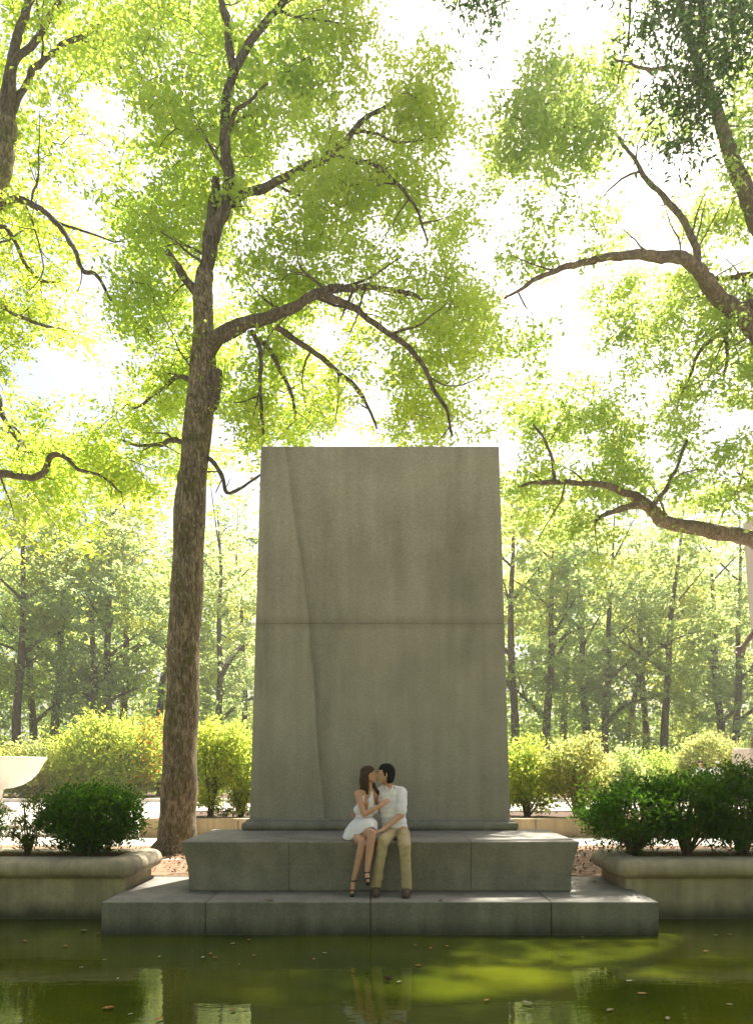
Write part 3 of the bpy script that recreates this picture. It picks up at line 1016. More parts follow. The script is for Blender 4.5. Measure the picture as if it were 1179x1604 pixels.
def woman():
    t = tag(empty('person', (-.28, 9.25, .627)), 'person with long brown hair in short white halter dress, legs crossed, kissing', 'person')
    pel = P(559, 1303, 9.32); wai = P(570, 1279, 9.29); che = P(573, 1257, 9.28)
    shR = P(560.5, 1244, 9.22); shL = P(587, 1243, 9.36)
    nb = P(577.5, 1236, 9.29); hc = P(578.3, 1214, 9.26)
    elR = P(570.5, 1276, 9.08); wrR = P(597, 1261.5, 9.08)
    elL = P(594, 1268, 9.45); wrL = P(604, 1255, 9.50)
    hiA = P(566, 1303, 9.24); knA = P(582, 1305, 8.83); anA = P(574.5, 1368, 8.74)
    hiB = P(551, 1305, 9.24); knB = P(568.5, 1320, 8.88); anB = P(553.5, 1381, 8.80)
    hd, at = head(hc, (1, -.30, .06), (-.10, -.06, 1), .93)
    q = hd + chain([nb + Vector((-.01, 0, -.05)), nb, hc + Vector((-.005, .02, -.04))], [.058, .045, .045])
    q += [ell(che, (.125, .088, .15), (0, -8, 20)), ell(wai, (.105, .08, .13), (0, -14, 15)), ell(pel, (.15, .12, .10))]
    q += [ell(che + Vector((.03, -.07, .0)), (.05, .045, .05)), ell(che + Vector((-.045, -.06, -.0)), (.05, .045, .05))]
    q += chain([shR, shR.lerp(elR, .5), elR, wrR], [.050, .041, .036, .024]) + hand(wrR, P(609, 1252, 9.13) - wrR, (.1, 1, -.2), .92, .30, 1)
    q += chain([shL, elL, wrL], [.050, .037, .025])
    q += chain([shL + Vector((-.02, 0, .006)), nb + Vector((0, 0, -.02)), shR + Vector((.02, 0, .006))], [.046, .044, .046])
    q += chain([hiA, hiA.lerp(knA, .6), knA, knA.lerp(anA, .3), anA], [.085, .070, .056, .053, .030])
    q += chain([hiB, hiB.lerp(knB, .6), knB, knB.lerp(anB, .3), anB], [.085, .070, .056, .053, .030])
    toeA = P(576, 1381, 8.63); toeB = Vector((anB.x - .015, anB.y - .085, .035))
    feet = []
    for a, toe in ((anA, toeA), (anB, toeB)):
        bd = a.lerp(toe, .68)
        q += chain([a, bd, toe], [.031, .029, .020])
        q += chain([a + Vector((0, .02, -.012)), bd], [.027, .024])
        feet.append((a, bd, toe))
    face_parts(blob('body', q, .0085, M['skin_w'], t, 3), at, .93, M['hair_w'])
    # halter dress: bodice panels, waist, hips
    q = [ell(wai + Vector((0, -.004, -.02)), (.117, .094, .11), (0, -14, 15)), ell(pel + Vector((.012, -.01, .0)), (.140, .13, .095))]
    q += chain([che + Vector((-.085, -.05, -.10)), che + Vector((-.062, -.085, .02)), nb + Vector((-.050, -.03, -.035))], [.045, .045, .016])
    q += chain([che + Vector((.06, -.07, -.10)), che + Vector((.062, -.088, .01)), nb + Vector((.036, -.03, -.03))], [.045, .042, .016])
    q += chain([che + Vector((-.09, 0, -.09)), che + Vector((.09, .02, -.09))], [.07, .07])
    q += chain([hiA, hiA.lerp(knA, .40)], [.098, .088]) + chain([hiB, hiB.lerp(knB, .30)], [.098, .088])
    d = blob('dress', q, .010, M['dress'], t, 4, .005)
    # skirt spread over the lap and the bench
    hem = [P(590, 1306, 9.24), P(590, 1301, 9.04), P(582, 1295.5, 8.93), P(571, 1300, 8.93), P(561, 1308.5, 8.98), P(550, 1315, 9.02), P(541, 1315.5, 9.05), P(537, 1312, 9.14), P(540, 1308, 9.32), P(556, 1306, 9.46), P(574, 1305, 9.46), P(588, 1303, 9.38)]
    wc = P(571, 1281, 9.28); n = len(hem) * 4
    hl, _ = smooth_path(hem + [hem[0]], [1] * (len(hem) + 1), .01)
    hl = [hl[int(i * len(hl) / n)] for i in range(n)]
    v, f = [], []
    rows = 12
    ce = sum(hl, Vector()) / n
    for j in range(rows + 1):
        s = j / rows
        for i in range(n):
            o = hl[i] - ce; o.z = 0; o.normalize()
            w0 = wc + Vector((o.x * .122, o.y * .10, 0))
            p = w0.lerp(hl[i], s)
            fr_ = max(0.0, -o.y) ** .7 if o.y < 0 else 0.0
            p += o * ((.006 + .030 * fr_) * math.sin(math.pi * s)) + Vector((0, 0, (-.004 + .058 * fr_) * math.sin(math.pi * s)))
            p += (o + Vector((0, 0, .5))) * .009 * s * math.sin(i * 2 * math.pi / n * 13 + 1.4 * math.sin(i * .7))
            v.append(p)
    for j in range(rows):
        for i in range(n):
            i2 = (i + 1) % n
            f.append((j * n + i, j * n + i2, (j + 1) * n + i2, (j + 1) * n + i))
    sk = MB().add(v, f).build('skirt', M['dress'], d, True)
    sk.modifiers.new('t', 'SOLIDIFY').thickness = .006
    # high-heeled sandals
    for (a, bd, toe) in feet:
        he = a + Vector((0, .030, -.045))
        q = chain([bd + Vector((0, .02, -.030)), toe + Vector((0, -.01, -.022))], [.030, .026]) + chain([he, bd + Vector((0, .01, -.032))], [.022, .026])
        q += chain([he, he + Vector((0, .012, -.075))], [.020, .010])
        sh = blob('sandal', q, .007, M['shoe_w'], t, 2)
        for name, c, r in (('toe_strap', bd.lerp(toe, .35), .031), ('ankle_strap', a + Vector((0, 0, .012)), .036)):
            ax = (toe - a).normalized() if name == 'toe_strap' else Vector((0, 0, 1))
            u = ax.orthogonal().normalized(); w = ax.cross(u)
            MB().tube([c + (u * math.cos(k * .5236) + w * math.sin(k * .5236)) * r for k in range(13)], [.0075] * 13, 6, step=.02).build(name, M['shoe_w'], sh, True)
    # long loose hair
    q = [cap_(at(-.035, 0, .035), .088, at(.0, 0, .048), .076), cap_(at(-.07, 0, .0), .058, at(-.075, .01, -.10), .056), cap_(at(.02, 0, .075), .030, at(.042, 0, .066), .020)]
    q += chain([at(-.06, .045, .02), at(-.075, .052, -.08), at(-.085, .045, -.17), at(-.060, .055, -.245)], [.052, .054, .046, .016])
    q += chain([at(-.015, .062, .03), at(-.020, .078, -.06), at(-.020, .085, -.15), at(-.025, .075, -.25)], [.034, .030, .030, .012])
    q += chain([at(-.03, -.05, .02), at(-.01, -.07, -.07), at(.03, -.075, -.16), at(.075, -.07, -.24), at(.09, -.06, -.29)], [.045, .034, .028, .022, .010])
    blob('hair', q, .008, M['hair_w'], t, 2, .007)
    return t


man()
woman()


def standing(name, label, cat, base, s, skin, top, bottom, hairm, face=(0, -1, 0), arm_l=None, arm_r=None, vox=.03, group=None, hat=None):
    """a simple upright figure of height 1.75*s, one body with clothing and hair as its parts"""
    t = tag(empty(name, base), label, cat, group)
    b = Vector(base); f = Vector(face).normalized(); r = f.cross(Vector((0, 0, 1)))

    def at(x, y, z): return b + (r * x + f * y) * s + Vector((0, 0, z)) * s
    hd, ha = head(at(0, .02, 1.63), f, (0, 0, 1), s)
    q = hd + chain([at(0, 0, 1.42), at(0, .01, 1.55)], [.06 * s, .052 * s])
    q += chain([at(0, 0, 1.38), at(0, 0, 1.15), at(0, 0, .95)], [.13 * s, .12 * s, .13 * s])
    L = arm_l or [at(-.19, 0, 1.40), at(-.23, 0, 1.12), at(-.22, .08, .88)]
    A = arm_r or [at(.19, 0, 1.40), at(.23, 0, 1.12), at(.22, .08, .88)]
    q += chain([L[0], at(0, 0, 1.42), A[0]], [.06 * s, .07 * s, .06 * s])
    for a in (L, A):
        q += chain(a, [.055 * s, .042 * s, .028 * s]) + hand(a[2], a[2] - a[1], f, s, .35)
    for x in (-.09, .09):
        q += chain([at(x, 0, .92), at(x * 1.1, .01, .50), at(x * 1.1, 0, .09)], [.085 * s, .058 * s, .042 * s]) + chain([at(x * 1.1, -.02, .05), at(x * 1.15, .15, .04)], [.045 * s, .036 * s])
    blob('body', q, vox, skin, t, 2)
    if top:
        q = chain([at(0, 0, 1.39), at(0, 0, 1.16), at(0, 0, .93)], [.15 * s, .14 * s, .15 * s]) + chain([L[0], at(0, 0, 1.41), A[0]], [.075 * s, .08 * s, .075 * s])
        for a in (L, A): q += chain([a[0], a[0].lerp(a[1], .7)], [.072 * s, .062 * s])
        blob('top', q, vox, top, t, 2)
    if bottom:
        q = []
        for x in (-.09, .09): q += chain([at(x, 0, .93), at(x * 1.1, .01, .50), at(x * 1.1, 0, .12)], [.105 * s, .075 * s, .062 * s])
        blob('trousers', q, vox, bottom, t, 2)
    if hairm:
        blob('hat' if hat else 'hair', [cap_(ha(-.03, 0, .04), .088 * s, ha(.005, 0, .055), .075 * s), cap_(ha(-.055, 0, 0), .06 * s, ha(-.05, 0, -.05), .045 * s)], vox * .7, hairm, t, 2)
    return t


standing('person', 'distant person with dark hair whose head shows above the right hedge', 'person', (10.55, 24.2, .10), .93, M['skin_m'], M['dress'], M['khaki'], M['hair_m'], (-.5, -1, 0))
standing('person', 'distant person with white hat whose head shows above the right hedge', 'person', (11.15, 24.3, .10), .92, M['skin_w'], M['shirt'], M['khaki'], M['white_stone'], (-.3, -1, 0), hat=True)

# the bronze figure of which only one hand reaches into the frame
S = 2.95
bb = Vector((15.2, 27.4, 2.72))
sh0 = Vector((14.62, 27.35, 2.72 + 1.42 * S)); el0 = Vector((13.95, 27.1, 6.72)); wr0 = Vector((13.28, 26.9, 5.92))
st = standing('bronze_statue', 'brown bronze statue at the right edge with one hand stretched out, palm down', 'statue', tuple(bb), S, M['bronze'], M['bronze'], M['bronze'], M['bronze'], (-.35, -1, 0), arm_l=[sh0, el0, wr0], vox=.035)
coat = MB().lathe((bb.x, bb.y, bb.z), [(.30 * S, .42 * S), (.24 * S, .75 * S), (.18 * S, 1.0 * S), (.17 * S, 1.15 * S)], 28).build('coat_skirt', M['bronze'], st, True)
MB().box(14.02, 17.0, 26.75, 27.8, 2.203, 2.72).build('statue_base', M['bronze'], st, bevel=.03)

# ------------------------------------------------------------------ the three large trees
TY = 13.0


def PP(l, Y0, Y1=None):
    n = len(l)
    return [P(a, b, Y0 + ((Y1 if Y1 is not None else Y0) - Y0) * i / max(1, n - 1)) for i, (a, b) in enumerate(l)]


def rad(l, Y): return [q * .5 * Y / F for q in l]


mt = [(PP([(272, 1342), (276, 1318), (279, 1270), (282, 1180), (287, 1060), (291, 940), (296, 830), (303, 740), (311, 650), (318, 580), (319, 520), (318, 455), (322, 425)], TY),
       rad([84, 62, 56, 52, 49, 47, 46, 45, 44, 40, 33, 29, 25], TY)),
      (PP([(318, 458), (327, 400), (340, 350), (360, 306), (358, 262), (352, 205), (355, 150), (366, 110), (395, 60), (445, -5), (500, -70)], TY), rad([25, 22, 20, 18, 17, 16, 15, 14, 12, 10, 8], TY)),
      (PP([(366, 112), (358, 60), (346, 0), (335, -80)], TY, TY + .5), rad([14, 12, 11, 8], TY)),
      (PP([(320, 440), (327, 380), (334, 320), (339, 282)], TY, TY + .25), rad([19, 17, 15, 12], TY)),
      (PP([(322, 555), (345, 528), (385, 508), (450, 487), (510, 455), (555, 449), (620, 452), (660, 470)], TY, TY - 1.3), rad([30, 24, 19, 16, 13, 10, 7, 4], TY)),
      (PP([(508, 460), (550, 483), (595, 512), (645, 552), (672, 590), (700, 640), (708, 682)], TY - .8, TY - 1.6), rad([11, 9, 8, 7, 6, 5, 3], TY)),
      (PP([(432, 512), (470, 538), (505, 562), (550, 600), (575, 640), (590, 672)], TY - .5, TY + .6), rad([10, 9, 8, 7, 5, 3], TY)),
      (PP([(395, 520), (408, 550), (408, 600), (413, 680)], TY - .2, TY - .7), rad([8, 7, 6, 4], TY)),
      (PP([(398, 528), (432, 565), (452, 610), (462, 660)], TY - .2, TY + .5), rad([8, 7, 6, 4], TY)),
      (PP([(362, 318), (385, 303), (425, 288), (520, 241), (552, 208), (575, 182), (610, 165), (655, 148)], TY, TY + .8), rad([15, 13, 12, 11, 9, 8, 6, 4], TY)),
      (PP([(520, 243), (560, 250), (600, 268), (640, 312), (660, 350), (668, 385)], TY + .4, TY - .5), rad([8, 7, 6, 5, 4, 3], TY)),
      (PP([(312, 462), (295, 440), (278, 415), (262, 393)], TY, TY - .2), rad([17, 14, 12, 9], TY)),
      (PP([(322, 650), (332, 610), (340, 580)], TY, TY - .15), rad([26, 22, 14], TY)),
      (PP([(322, 715), (342, 732), (352, 755), (356, 772), (380, 762), (408, 744)], TY, TY - .9), rad([9, 7, 6, 5, 4, 3], TY)),
      (PP([(358, 205), (372, 168), (390, 160), (420, 130)], TY, TY - .8), rad([8, 6, 5, 3], TY)),
      (PP([(300, 700), (270, 690), (235, 700), (190, 690)], TY, TY + 2.0), rad([10, 8, 6, 4], TY)),
      (PP([(312, 600), (280, 590), (250, 612), (210, 640)], TY, TY + 1.6), rad([9, 7, 6, 4], TY))]
A1 = [(215, -60), (560, -60), (590, 60), (680, 95), (705, 180), (672, 270), (735, 350), (705, 430), (755, 470), (765, 520), (738, 600), (758, 685), (640, 697), (430, 700), (400, 780), (335, 800), (330, 640), (215, 545), (190, 450), (170, 380), (180, 295), (235, 260), (240, 175), (195, 150), (185, 80)]
A2 = [(135, 660), (180, 610), (290, 575), (305, 690), (285, 800), (255, 830), (190, 790), (125, 735)]
tA = big_tree('oak_tree', 'large tree with a leaning mottled trunk standing left of the monolith', (P(272, 1337, TY).x, TY, 0), mt,
              [(A1, 14.0, 1.45, 1.5), (A2, 14.8, .9, 1.5)], .72, 135, .33, .092, M['leaf_main'], M['bark'], M['bark_dark'], 3, trunk_n=40, skip=4.6)
# knots where old limbs were lost
for px, py, s in ((307, 643, 1.0), (286, 749, 1.25)):
    c = P(px, py, TY - .26 if px > 300 else TY - .16)
    d = Vector((0, -1, 0)) if px > 300 else Vector((-.75, -.66, .0)).normalized()
    u = Vector((0, 0, 1)); w = d.cross(u)
    mb = MB()
    mb.tube([c + (u * math.cos(k * .5236) * 1.2 + w * math.sin(k * .5236)) * .085 * s for k in range(13)], [.045 * s] * 13, 8, rough=.2, step=.03)
    kn = mb.build('knot', M['bark'], tA, True)
    mb = MB(); mb.tube([c + d * -.08, c + d * -.01], [.075 * s, .070 * s], 12, step=.03)
    mb.build('knot_hollow', M['bark_dark'], kn, True)

BY = 15.0
bl = [(PP([(-150, 1330), (-140, 1100), (-120, 850), (-90, 600), (-45, 400), (2, 255), (14, 190)], BY), rad([80, 58, 54, 50, 42, 34, 26], BY)),
      (PP([(14, 192), (10, 140), (28, 60), (48, -10), (60, -70)], BY), rad([20, 15, 13, 11, 8], BY)),
      (PP([(14, 190), (24, 110), (55, 60), (100, -8), (130, -60)], BY, BY - .6), rad([15, 11, 10, 8, 6], BY)),
      (PP([(-60, 440), (-30, 345), (5, 320), (50, 317), (78, 338), (108, 372), (128, 418), (150, 430), (176, 472)], BY, BY - 1.6), rad([20, 14, 10, 9, 8, 7, 6, 5, 3], BY)),
      (PP([(-50, 420), (0, 357), (25, 380), (40, 412), (65, 440), (95, 440)], BY, BY + 1.2), rad([12, 8, 7, 6, 5, 3], BY)),
      (PP([(-125, 800), (-50, 740), (0, 744), (48, 748), (72, 735), (80, 714), (96, 713), (118, 733), (158, 748), (190, 770)], BY, BY - 1.5), rad([22, 14, 11, 10, 9, 8, 7, 5, 4, 3], BY)),
      (PP([(-100, 640), (-20, 600), (10, 660), (30, 690), (28, 705)], BY, BY - .9), rad([14, 9, 8, 6, 4], BY)),
      (PP([(-60, 480), (0, 478), (30, 497), (80, 512)], BY, BY + .6), rad([12, 8, 6, 4], BY)),
      (PP([(14, 190), (55, 110), (100, 70), (150, 45), (185, 20)], BY, BY + 1.0), rad([12, 9, 8, 6, 4], BY)),
      (PP([(150, 45), (175, 80), (190, 105), (215, 120)], BY + .8, BY), rad([5, 4, 4, 3], BY))]
B1 = [(-160, -60), (190, -60), (205, 80), (220, 150), (190, 160), (165, 120), (140, 110), (120, 180), (160, 215), (215, 250), (205, 290), (150, 250), (80, 260), (0, 280), (-160, 280)]
B2 = [(-140, 280), (50, 285), (85, 330), (135, 380), (150, 440), (110, 465), (125, 505), (60, 520), (-140, 560)]
B3 = [(-140, 440), (60, 450), (105, 490), (160, 560), (95, 580), (60, 605), (-140, 600)]
B4 = [(-140, 590), (60, 620), (120, 690), (180, 720), (250, 760), (235, 800), (140, 790), (115, 870), (-140, 860)]
big_tree('oak_tree', 'yellow-green tree leaning in from beyond the left edge', (P(-150, 1320, BY).x, BY, 0), bl,
         [(B1, 15.8, 1.4, 1.1), (B2, 15.8, 1.3, 1.1), (B3, 15.8, 1.2, .85), (B4, 15.8, 1.3, 1.5)], .80, 135, .38, .108, M['leaf_left'], M['bark'], M['bark_dark'], 11, skip=6)

RY = 17.0
rl = [(PP([(1330, 1320), (1325, 1100), (1315, 860), (1300, 640), (1260, 480), (1200, 370), (1170, 305), (1148, 255), (1122, 175), (1088, 85), (1060, -5), (1040, -70)], RY), rad([78, 58, 54, 50, 42, 34, 27, 23, 17, 13, 10, 8], RY)),
      (PP([(1315, 780), (1240, 590), (1180, 513), (1140, 480), (1105, 440), (1085, 416), (1045, 402), (985, 399), (940, 404), (880, 420), (835, 440), (790, 468)], RY, RY - 1.8), rad([44, 34, 27, 25, 23, 19, 16, 13, 11, 8, 6, 3], RY)),
      (PP([(1092, 424), (1088, 380), (1065, 340), (1030, 298), (1005, 268), (985, 238), (955, 203), (900, 198), (855, 202)], RY - .6, RY + .6), rad([13, 11, 10, 8, 7, 6, 5, 4, 2], RY)),
      (PP([(1260, 500), (1200, 440), (1160, 433), (1115, 436)], RY, RY + .8), rad([16, 11, 9, 5], RY)),
      (PP([(1230, 560), (1179, 476), (1158, 488), (1140, 510), (1138, 545), (1132, 590)], RY, RY - .3), rad([14, 10, 8, 7, 6, 4], RY)),
      (PP([(1140, 515), (1112, 533), (1092, 560), (1075, 600), (1058, 645)], RY - .2, RY + .4), rad([8, 7, 5, 4, 3], RY)),
      (PP([(1318, 940), (1250, 870), (1180, 845), (1110, 830), (1050, 820), (1022, 800), (1000, 782), (975, 771), (925, 757), (850, 755), (815, 762)], RY - .2, RY - 1.6), rad([40, 30, 25, 22, 20, 18, 15, 11, 8, 7, 3], RY)),
      (PP([(1008, 790), (985, 793), (960, 800), (932, 817)], RY - 1.2, RY - 1.6), rad([12, 10, 8, 5], RY)),
      (PP([(1020, 795), (1045, 760), (1060, 730), (1075, 690)], RY - 1.1, RY - .4), rad([8, 7, 5, 4], RY)),
      (PP([(868, 753), (866, 725), (855, 695), (835, 665)], RY - 1.5, RY - 1.4), rad([6, 5, 4, 3], RY)),
      (PP([(1305, 700), (1230, 770), (1179, 762), (1150, 775), (1120, 800)], RY, RY + .9), rad([20, 14, 10, 7, 5], RY)),
      (PP([(1120, 175), (1090, 130), (1050, 105), (1010, 108), (960, 90)], RY, RY + .6), rad([9, 8, 6, 5, 3], RY))]
C1 = [(835, 120), (880, 50), (930, -50), (1340, -50), (1340, 330), (1100, 370), (1050, 330), (1000, 290), (960, 255), (900, 265), (850, 245), (775, 265), (765, 215), (820, 170)]
C2 = [(825, 290), (868, 280), (905, 330), (895, 400), (840, 430), (795, 390)]
C3 = [(925, 335), (1000, 325), (1150, 310), (1140, 350), (1030, 398), (925, 395)]
C4 = [(745, 480), (830, 440), (845, 515), (850, 555), (812, 565), (765, 545)]
C5 = [(935, 465), (1040, 425), (1320, 520), (1320, 640), (1100, 655), (1050, 600), (1020, 585), (955, 530)]
C6 = [(795, 610), (850, 595), (940, 625), (958, 590), (1000, 640), (1060, 655), (1100, 685), (1320, 640), (1320, 830), (1060, 812), (1020, 780), (945, 815), (900, 800), (865, 850), (830, 840), (795, 790)]
shade = []  # clusters added along the sun rays to shade the pond outside LIT
_r = random.Random(21)
while len(shade) < 420:
    gx_, gy_ = _r.uniform(-5.5, 5.5), _r.uniform(4.2, 8.3)
    if any(((gx_ - a) / (c + .22)) ** 2 + ((gy_ - b) / (d + .22)) ** 2 < 1 for a, b, c, d in LIT): continue
    t_ = _r.uniform(28, 34)
    p = Vector((gx_, gy_, WZ)) + SUN_DIR * t_
    if p.z < 2.4 + 1.08 * p.y: continue
    shade.append(p)
rl.append(([P(1060, -5, RY), Vector((7.2, 18.0, 21)), Vector((6.6, 19.5, 24)), Vector((5.2, 20.5, 26)), Vector((3.0, 21, 27))], [.08, .07, .06, .045, .02]))
rl.append(([Vector((6.6, 19.5, 24)), Vector((9, 20.5, 26)), Vector((11, 21, 27))], [.05, .035, .02]))
C7 = [(1040, 835), (1130, 845), (1120, 885), (1060, 870)]
C8 = [(935, 800), (1010, 800), (1000, 832), (950, 830)]
big_tree('oak_tree', 'soft green tree reaching long bare limbs in from beyond the right edge', (P(1330, 1310, RY).x, RY, 0), rl,
         [(C1, 17.6, 1.5, 1.35), (C2, 16.6, .8, 1.7), (C3, 17.4, 1.0, 1.5), (C4, 16.2, .9, 1.6), (C5, 17.4, 1.3, 1.8), (C6, 16.8, 1.1, 1.6), (C7, 16.4, .5, 1.6), (C8, 16.2, .5, 1.5)], .86, 135, .40, .12, M['leaf_right'], M['bark_right'], M['bark_right'], 23, skip=6, more=shade)

NY = 8.5
nl = [(PP([(1640, 1300), (1630, 900), (1600, 500), (1560, 150), (1500, -200), (1420, -420)], 9.8), rad([62, 50, 46, 42, 34, 24], 9.8)),
      (PP([(1580, 200), (1420, -60), (1260, -150), (1120, -130), (1000, -110), (860, -90), (740, -60)], 9.8, 8.6), rad([30, 24, 20, 16, 12, 8, 4], 9)),
      (PP([(1120, -130), (1100, -40), (1102, 40), (1110, 90), (1090, 180)], 8.9, 8.4), rad([8, 6, 5, 4, 2], 9)),
      (PP([(1260, -150), (1190, -60), (1150, 20), (1130, 70)], 9.2, 8.3), rad([8, 6, 4, 2], 9))]
over = []  # unseen overhead clusters added to cut sky light on pond and stone
_r = random.Random(12)
while len(over) < 420:
    x, y = _r.uniform(-8, 10), _r.uniform(-6, 8.5)
    z = max(8.5, 2.6 + 1.12 * y) + _r.random() * 4.0
    p = Vector((x, y, z))
    if mnoise.noise(p * .4) < -.2: continue
    over.append(p)
nl.append(([P(1500, -200, 9.8), Vector((6.5, 8.0, 13)), Vector((3.0, 5.5, 13.2)), Vector((-.5, 3.0, 12.6)), Vector((-4.5, 1.5, 12.0))], [.15, .13, .10, .07, .03]))
nl.append(([P(1560, 150, 9.8), Vector((6.0, 6.5, 11)), Vector((3.5, 2.0, 11.2)), Vector((1.0, -3.0, 11))], [.14, .11, .08, .03]))
D1 = [(985, -60), (1260, -60), (1240, 60), (1179, 90), (1130, 110), (1110, 200), (1075, 235), (1045, 190), (1010, 110)]
D2 = [(690, -60), (790, -60), (782, 15), (745, 30), (705, 10)]
big_tree('willow_oak', 'dark narrow-leaved branch hanging nearest at the top right corner', (P(1640, 1390, 9.8).x, 9.8, .33), nl,
         [(D1, 8.4, .8, 1.6), (D2, 8.6, .4, 3.2)], .46, 80, .24, .085, M['leaf_near'], M['bark_dark'], M['bark_dark'], 31, skip=9.5, wr=.34, twig_r=.004, more=over)

# ------------------------------------------------------------------ shrubs in the planters and beds
SOIL = .33
shrub('yew_shrub', 'dense dark green clipped yew bush in the left planter', 'shrub', (P(142, 1335, 9.80).x, 9.80, SOIL), .60, .46, .98, 15000, .072, M['leaf_yew'], 41, stems=16, clear=.12, wr=.34, flat_top=.6, fill=.45, lump=.15)
shrub('sprig_shrub', 'loose pale green sprigs beside the left clipped bush', 'plant', (P(44, 1333, 9.82).x, 9.82, SOIL), .27, .25, .80, 1500, .06, M['leaf_sprig'], 42, shape='vase', stems=16, clear=.08, wr=.30, fill=.3)
shrub('yew_shrub', 'dark green yew bush cut off by the left edge', 'shrub', (P(-52, 1333, 9.8).x, 9.80, SOIL), .47, .42, .85, 9000, .045, M['leaf_yew'], 43, stems=10, clear=.14, wr=.34)
shrub('yew_hedge', 'low spreading end of the dark yew hedge nearest the monolith', 'hedge', (P(992, 1335, 9.78).x, 9.78, SOIL), .64, .46, 1.00, 8500, .072, M['leaf_yew'], 44, stems=18, clear=.15, wr=.34, fill=.55, lump=.4)
shrub('yew_hedge', 'middle bush of the dark yew hedge showing a bare forked stem', 'hedge', (P(1074, 1335, 9.84).x, 9.84, SOIL), .54, .44, 1.14, 7500, .072, M['leaf_yew'], 45, stems=18, clear=.22, wr=.34, fill=.6, lump=.4)
shrub('yew_hedge', 'tall dense yew bush of the hedge at the right edge', 'hedge', (P(1165, 1335, 9.78).x, 9.78, SOIL), .60, .46, 1.26, 10500, .072, M['leaf_yew'], 46, stems=16, clear=.12, wr=.34, fill=.55, lump=.35)

B = .35
shrub('golden_shrub', 'yellow-green leafy shrub between the tree trunk and the monolith', 'shrub', (P(330, 1276, 17.6).x, 17.6, B), .62, .6, 2.4, 9000, .085, M['leaf_bush'], 51, shape='vase', stems=14, clear=.08, lump=.5, fill=.3)
shrub('golden_shrub', 'darker leafy shrub touching the left side of the monolith', 'shrub', (P(378, 1278, 17.3).x, 17.3, B), .60, .6, 2.35, 9000, .085, M['leaf_bush'], 52, shape='vase', stems=12, clear=.05, lump=.5, fill=.3)
shrub('golden_shrub', 'bright yellow shrub touching the right side of the monolith', 'shrub', (P(825, 1276, 17.5).x, 17.5, B), .74, .6, 1.85, 9000, .085, M['leaf_bush'], 53, shape='round', stems=12, clear=.03, lump=.5, fill=.3)
shrub('golden_shrub', 'golden vase-shaped shrub with bare stems right of the monolith', 'shrub', (P(903, 1278, 17.2).x, 17.2, B), .85, .62, 1.85, 8000, .085, M['leaf_gold'], 54, shape='vase', stems=34, clear=.14, stem_mat=M['litter'], lump=.5, fill=.3)
K = .20
shrub('border_shrub', 'large rounded yellow-green shrub beyond the bowl at left', 'shrub', (P(172, 1245, 31.5).x, 31.5, K), 2.25, 1.3, 3.4, 17000, .17, M['leaf_bush'], 61, stems=10, clear=.0, lump=.45, fill=.3, extra=(M['leaf_rust'], .16, lambda p: p[:, 0] > P(190, 0, 31.5).x + .8))
shrub('border_shrub', 'smaller green-gold shrub just right of the white bowl', 'shrub', (P(58, 1245, 32).x, 32, K), 1.75, 1.2, 2.3, 9000, .17, M['leaf_gold'], 62, stems=8, clear=.0, lump=.5, fill=.3)
shrub('border_shrub', 'rust-tinged shrub half hidden behind the tall trunk', 'shrub', (P(250, 1245, 33.5).x, 33.5, K), 1.1, 1.1, 3.7, 6000, .17, M['leaf_bush'], 63, stems=8, clear=.0, lump=.5, fill=.3, extra=(M['leaf_rust'], .5, lambda p: p[:, 2] > 1.5))
shrub('border_shrub', 'low grey-green shrub behind the golden vase-shaped one', 'shrub', (P(975, 1240, 32).x, 32, K), 1.0, .9, 2.0, 5000, .15, M['leaf_wood'], 64, stems=6, clear=.0, lump=.5, fill=.3)
shrub('border_shrub', 'round clipped golden shrub behind the right hedge', 'shrub', (P(1112, 1240, 31.3).x, 31.3, K), 1.22, 1.05, 2.65, 14000, .13, M['leaf_gold'], 65, stems=6, clear=.03, lump=.08, fill=.75)
shrub('border_shrub', 'pale shrub at the far left edge behind the bowl', 'shrub', (P(-40, 1240, 32.5).x, 32.5, K), 1.6, 1.2, 2.3, 6000, .17, M['leaf_bush'], 66, stems=6, clear=.03)
shrub('border_shrub', 'hazy shrub seen low between the two right shrubs and the wood', 'shrub', (P(1030, 1240, 34).x, 34, K), 1.3, 1.1, 1.9, 5000, .16, M['leaf_under'], 67, stems=6, clear=.03)

# low plants on the bed
for k, (px, py, s) in enumerate(((420 - 20, 1281, .25), (350, 1279, .22), (930, 1282, .2))):
    shrub('bed_seedling', ['small green seedling in the mulch beside the monolith', 'small green seedling in the mulch by the golden shrub', 'small green seedling in the mulch near the right hedge'][k], 'plant', (P(px, py, 17.0).x, 17.0, B), .22, .18, s, 160, .08, M['leaf_sprig'], 70 + k, stems=5)

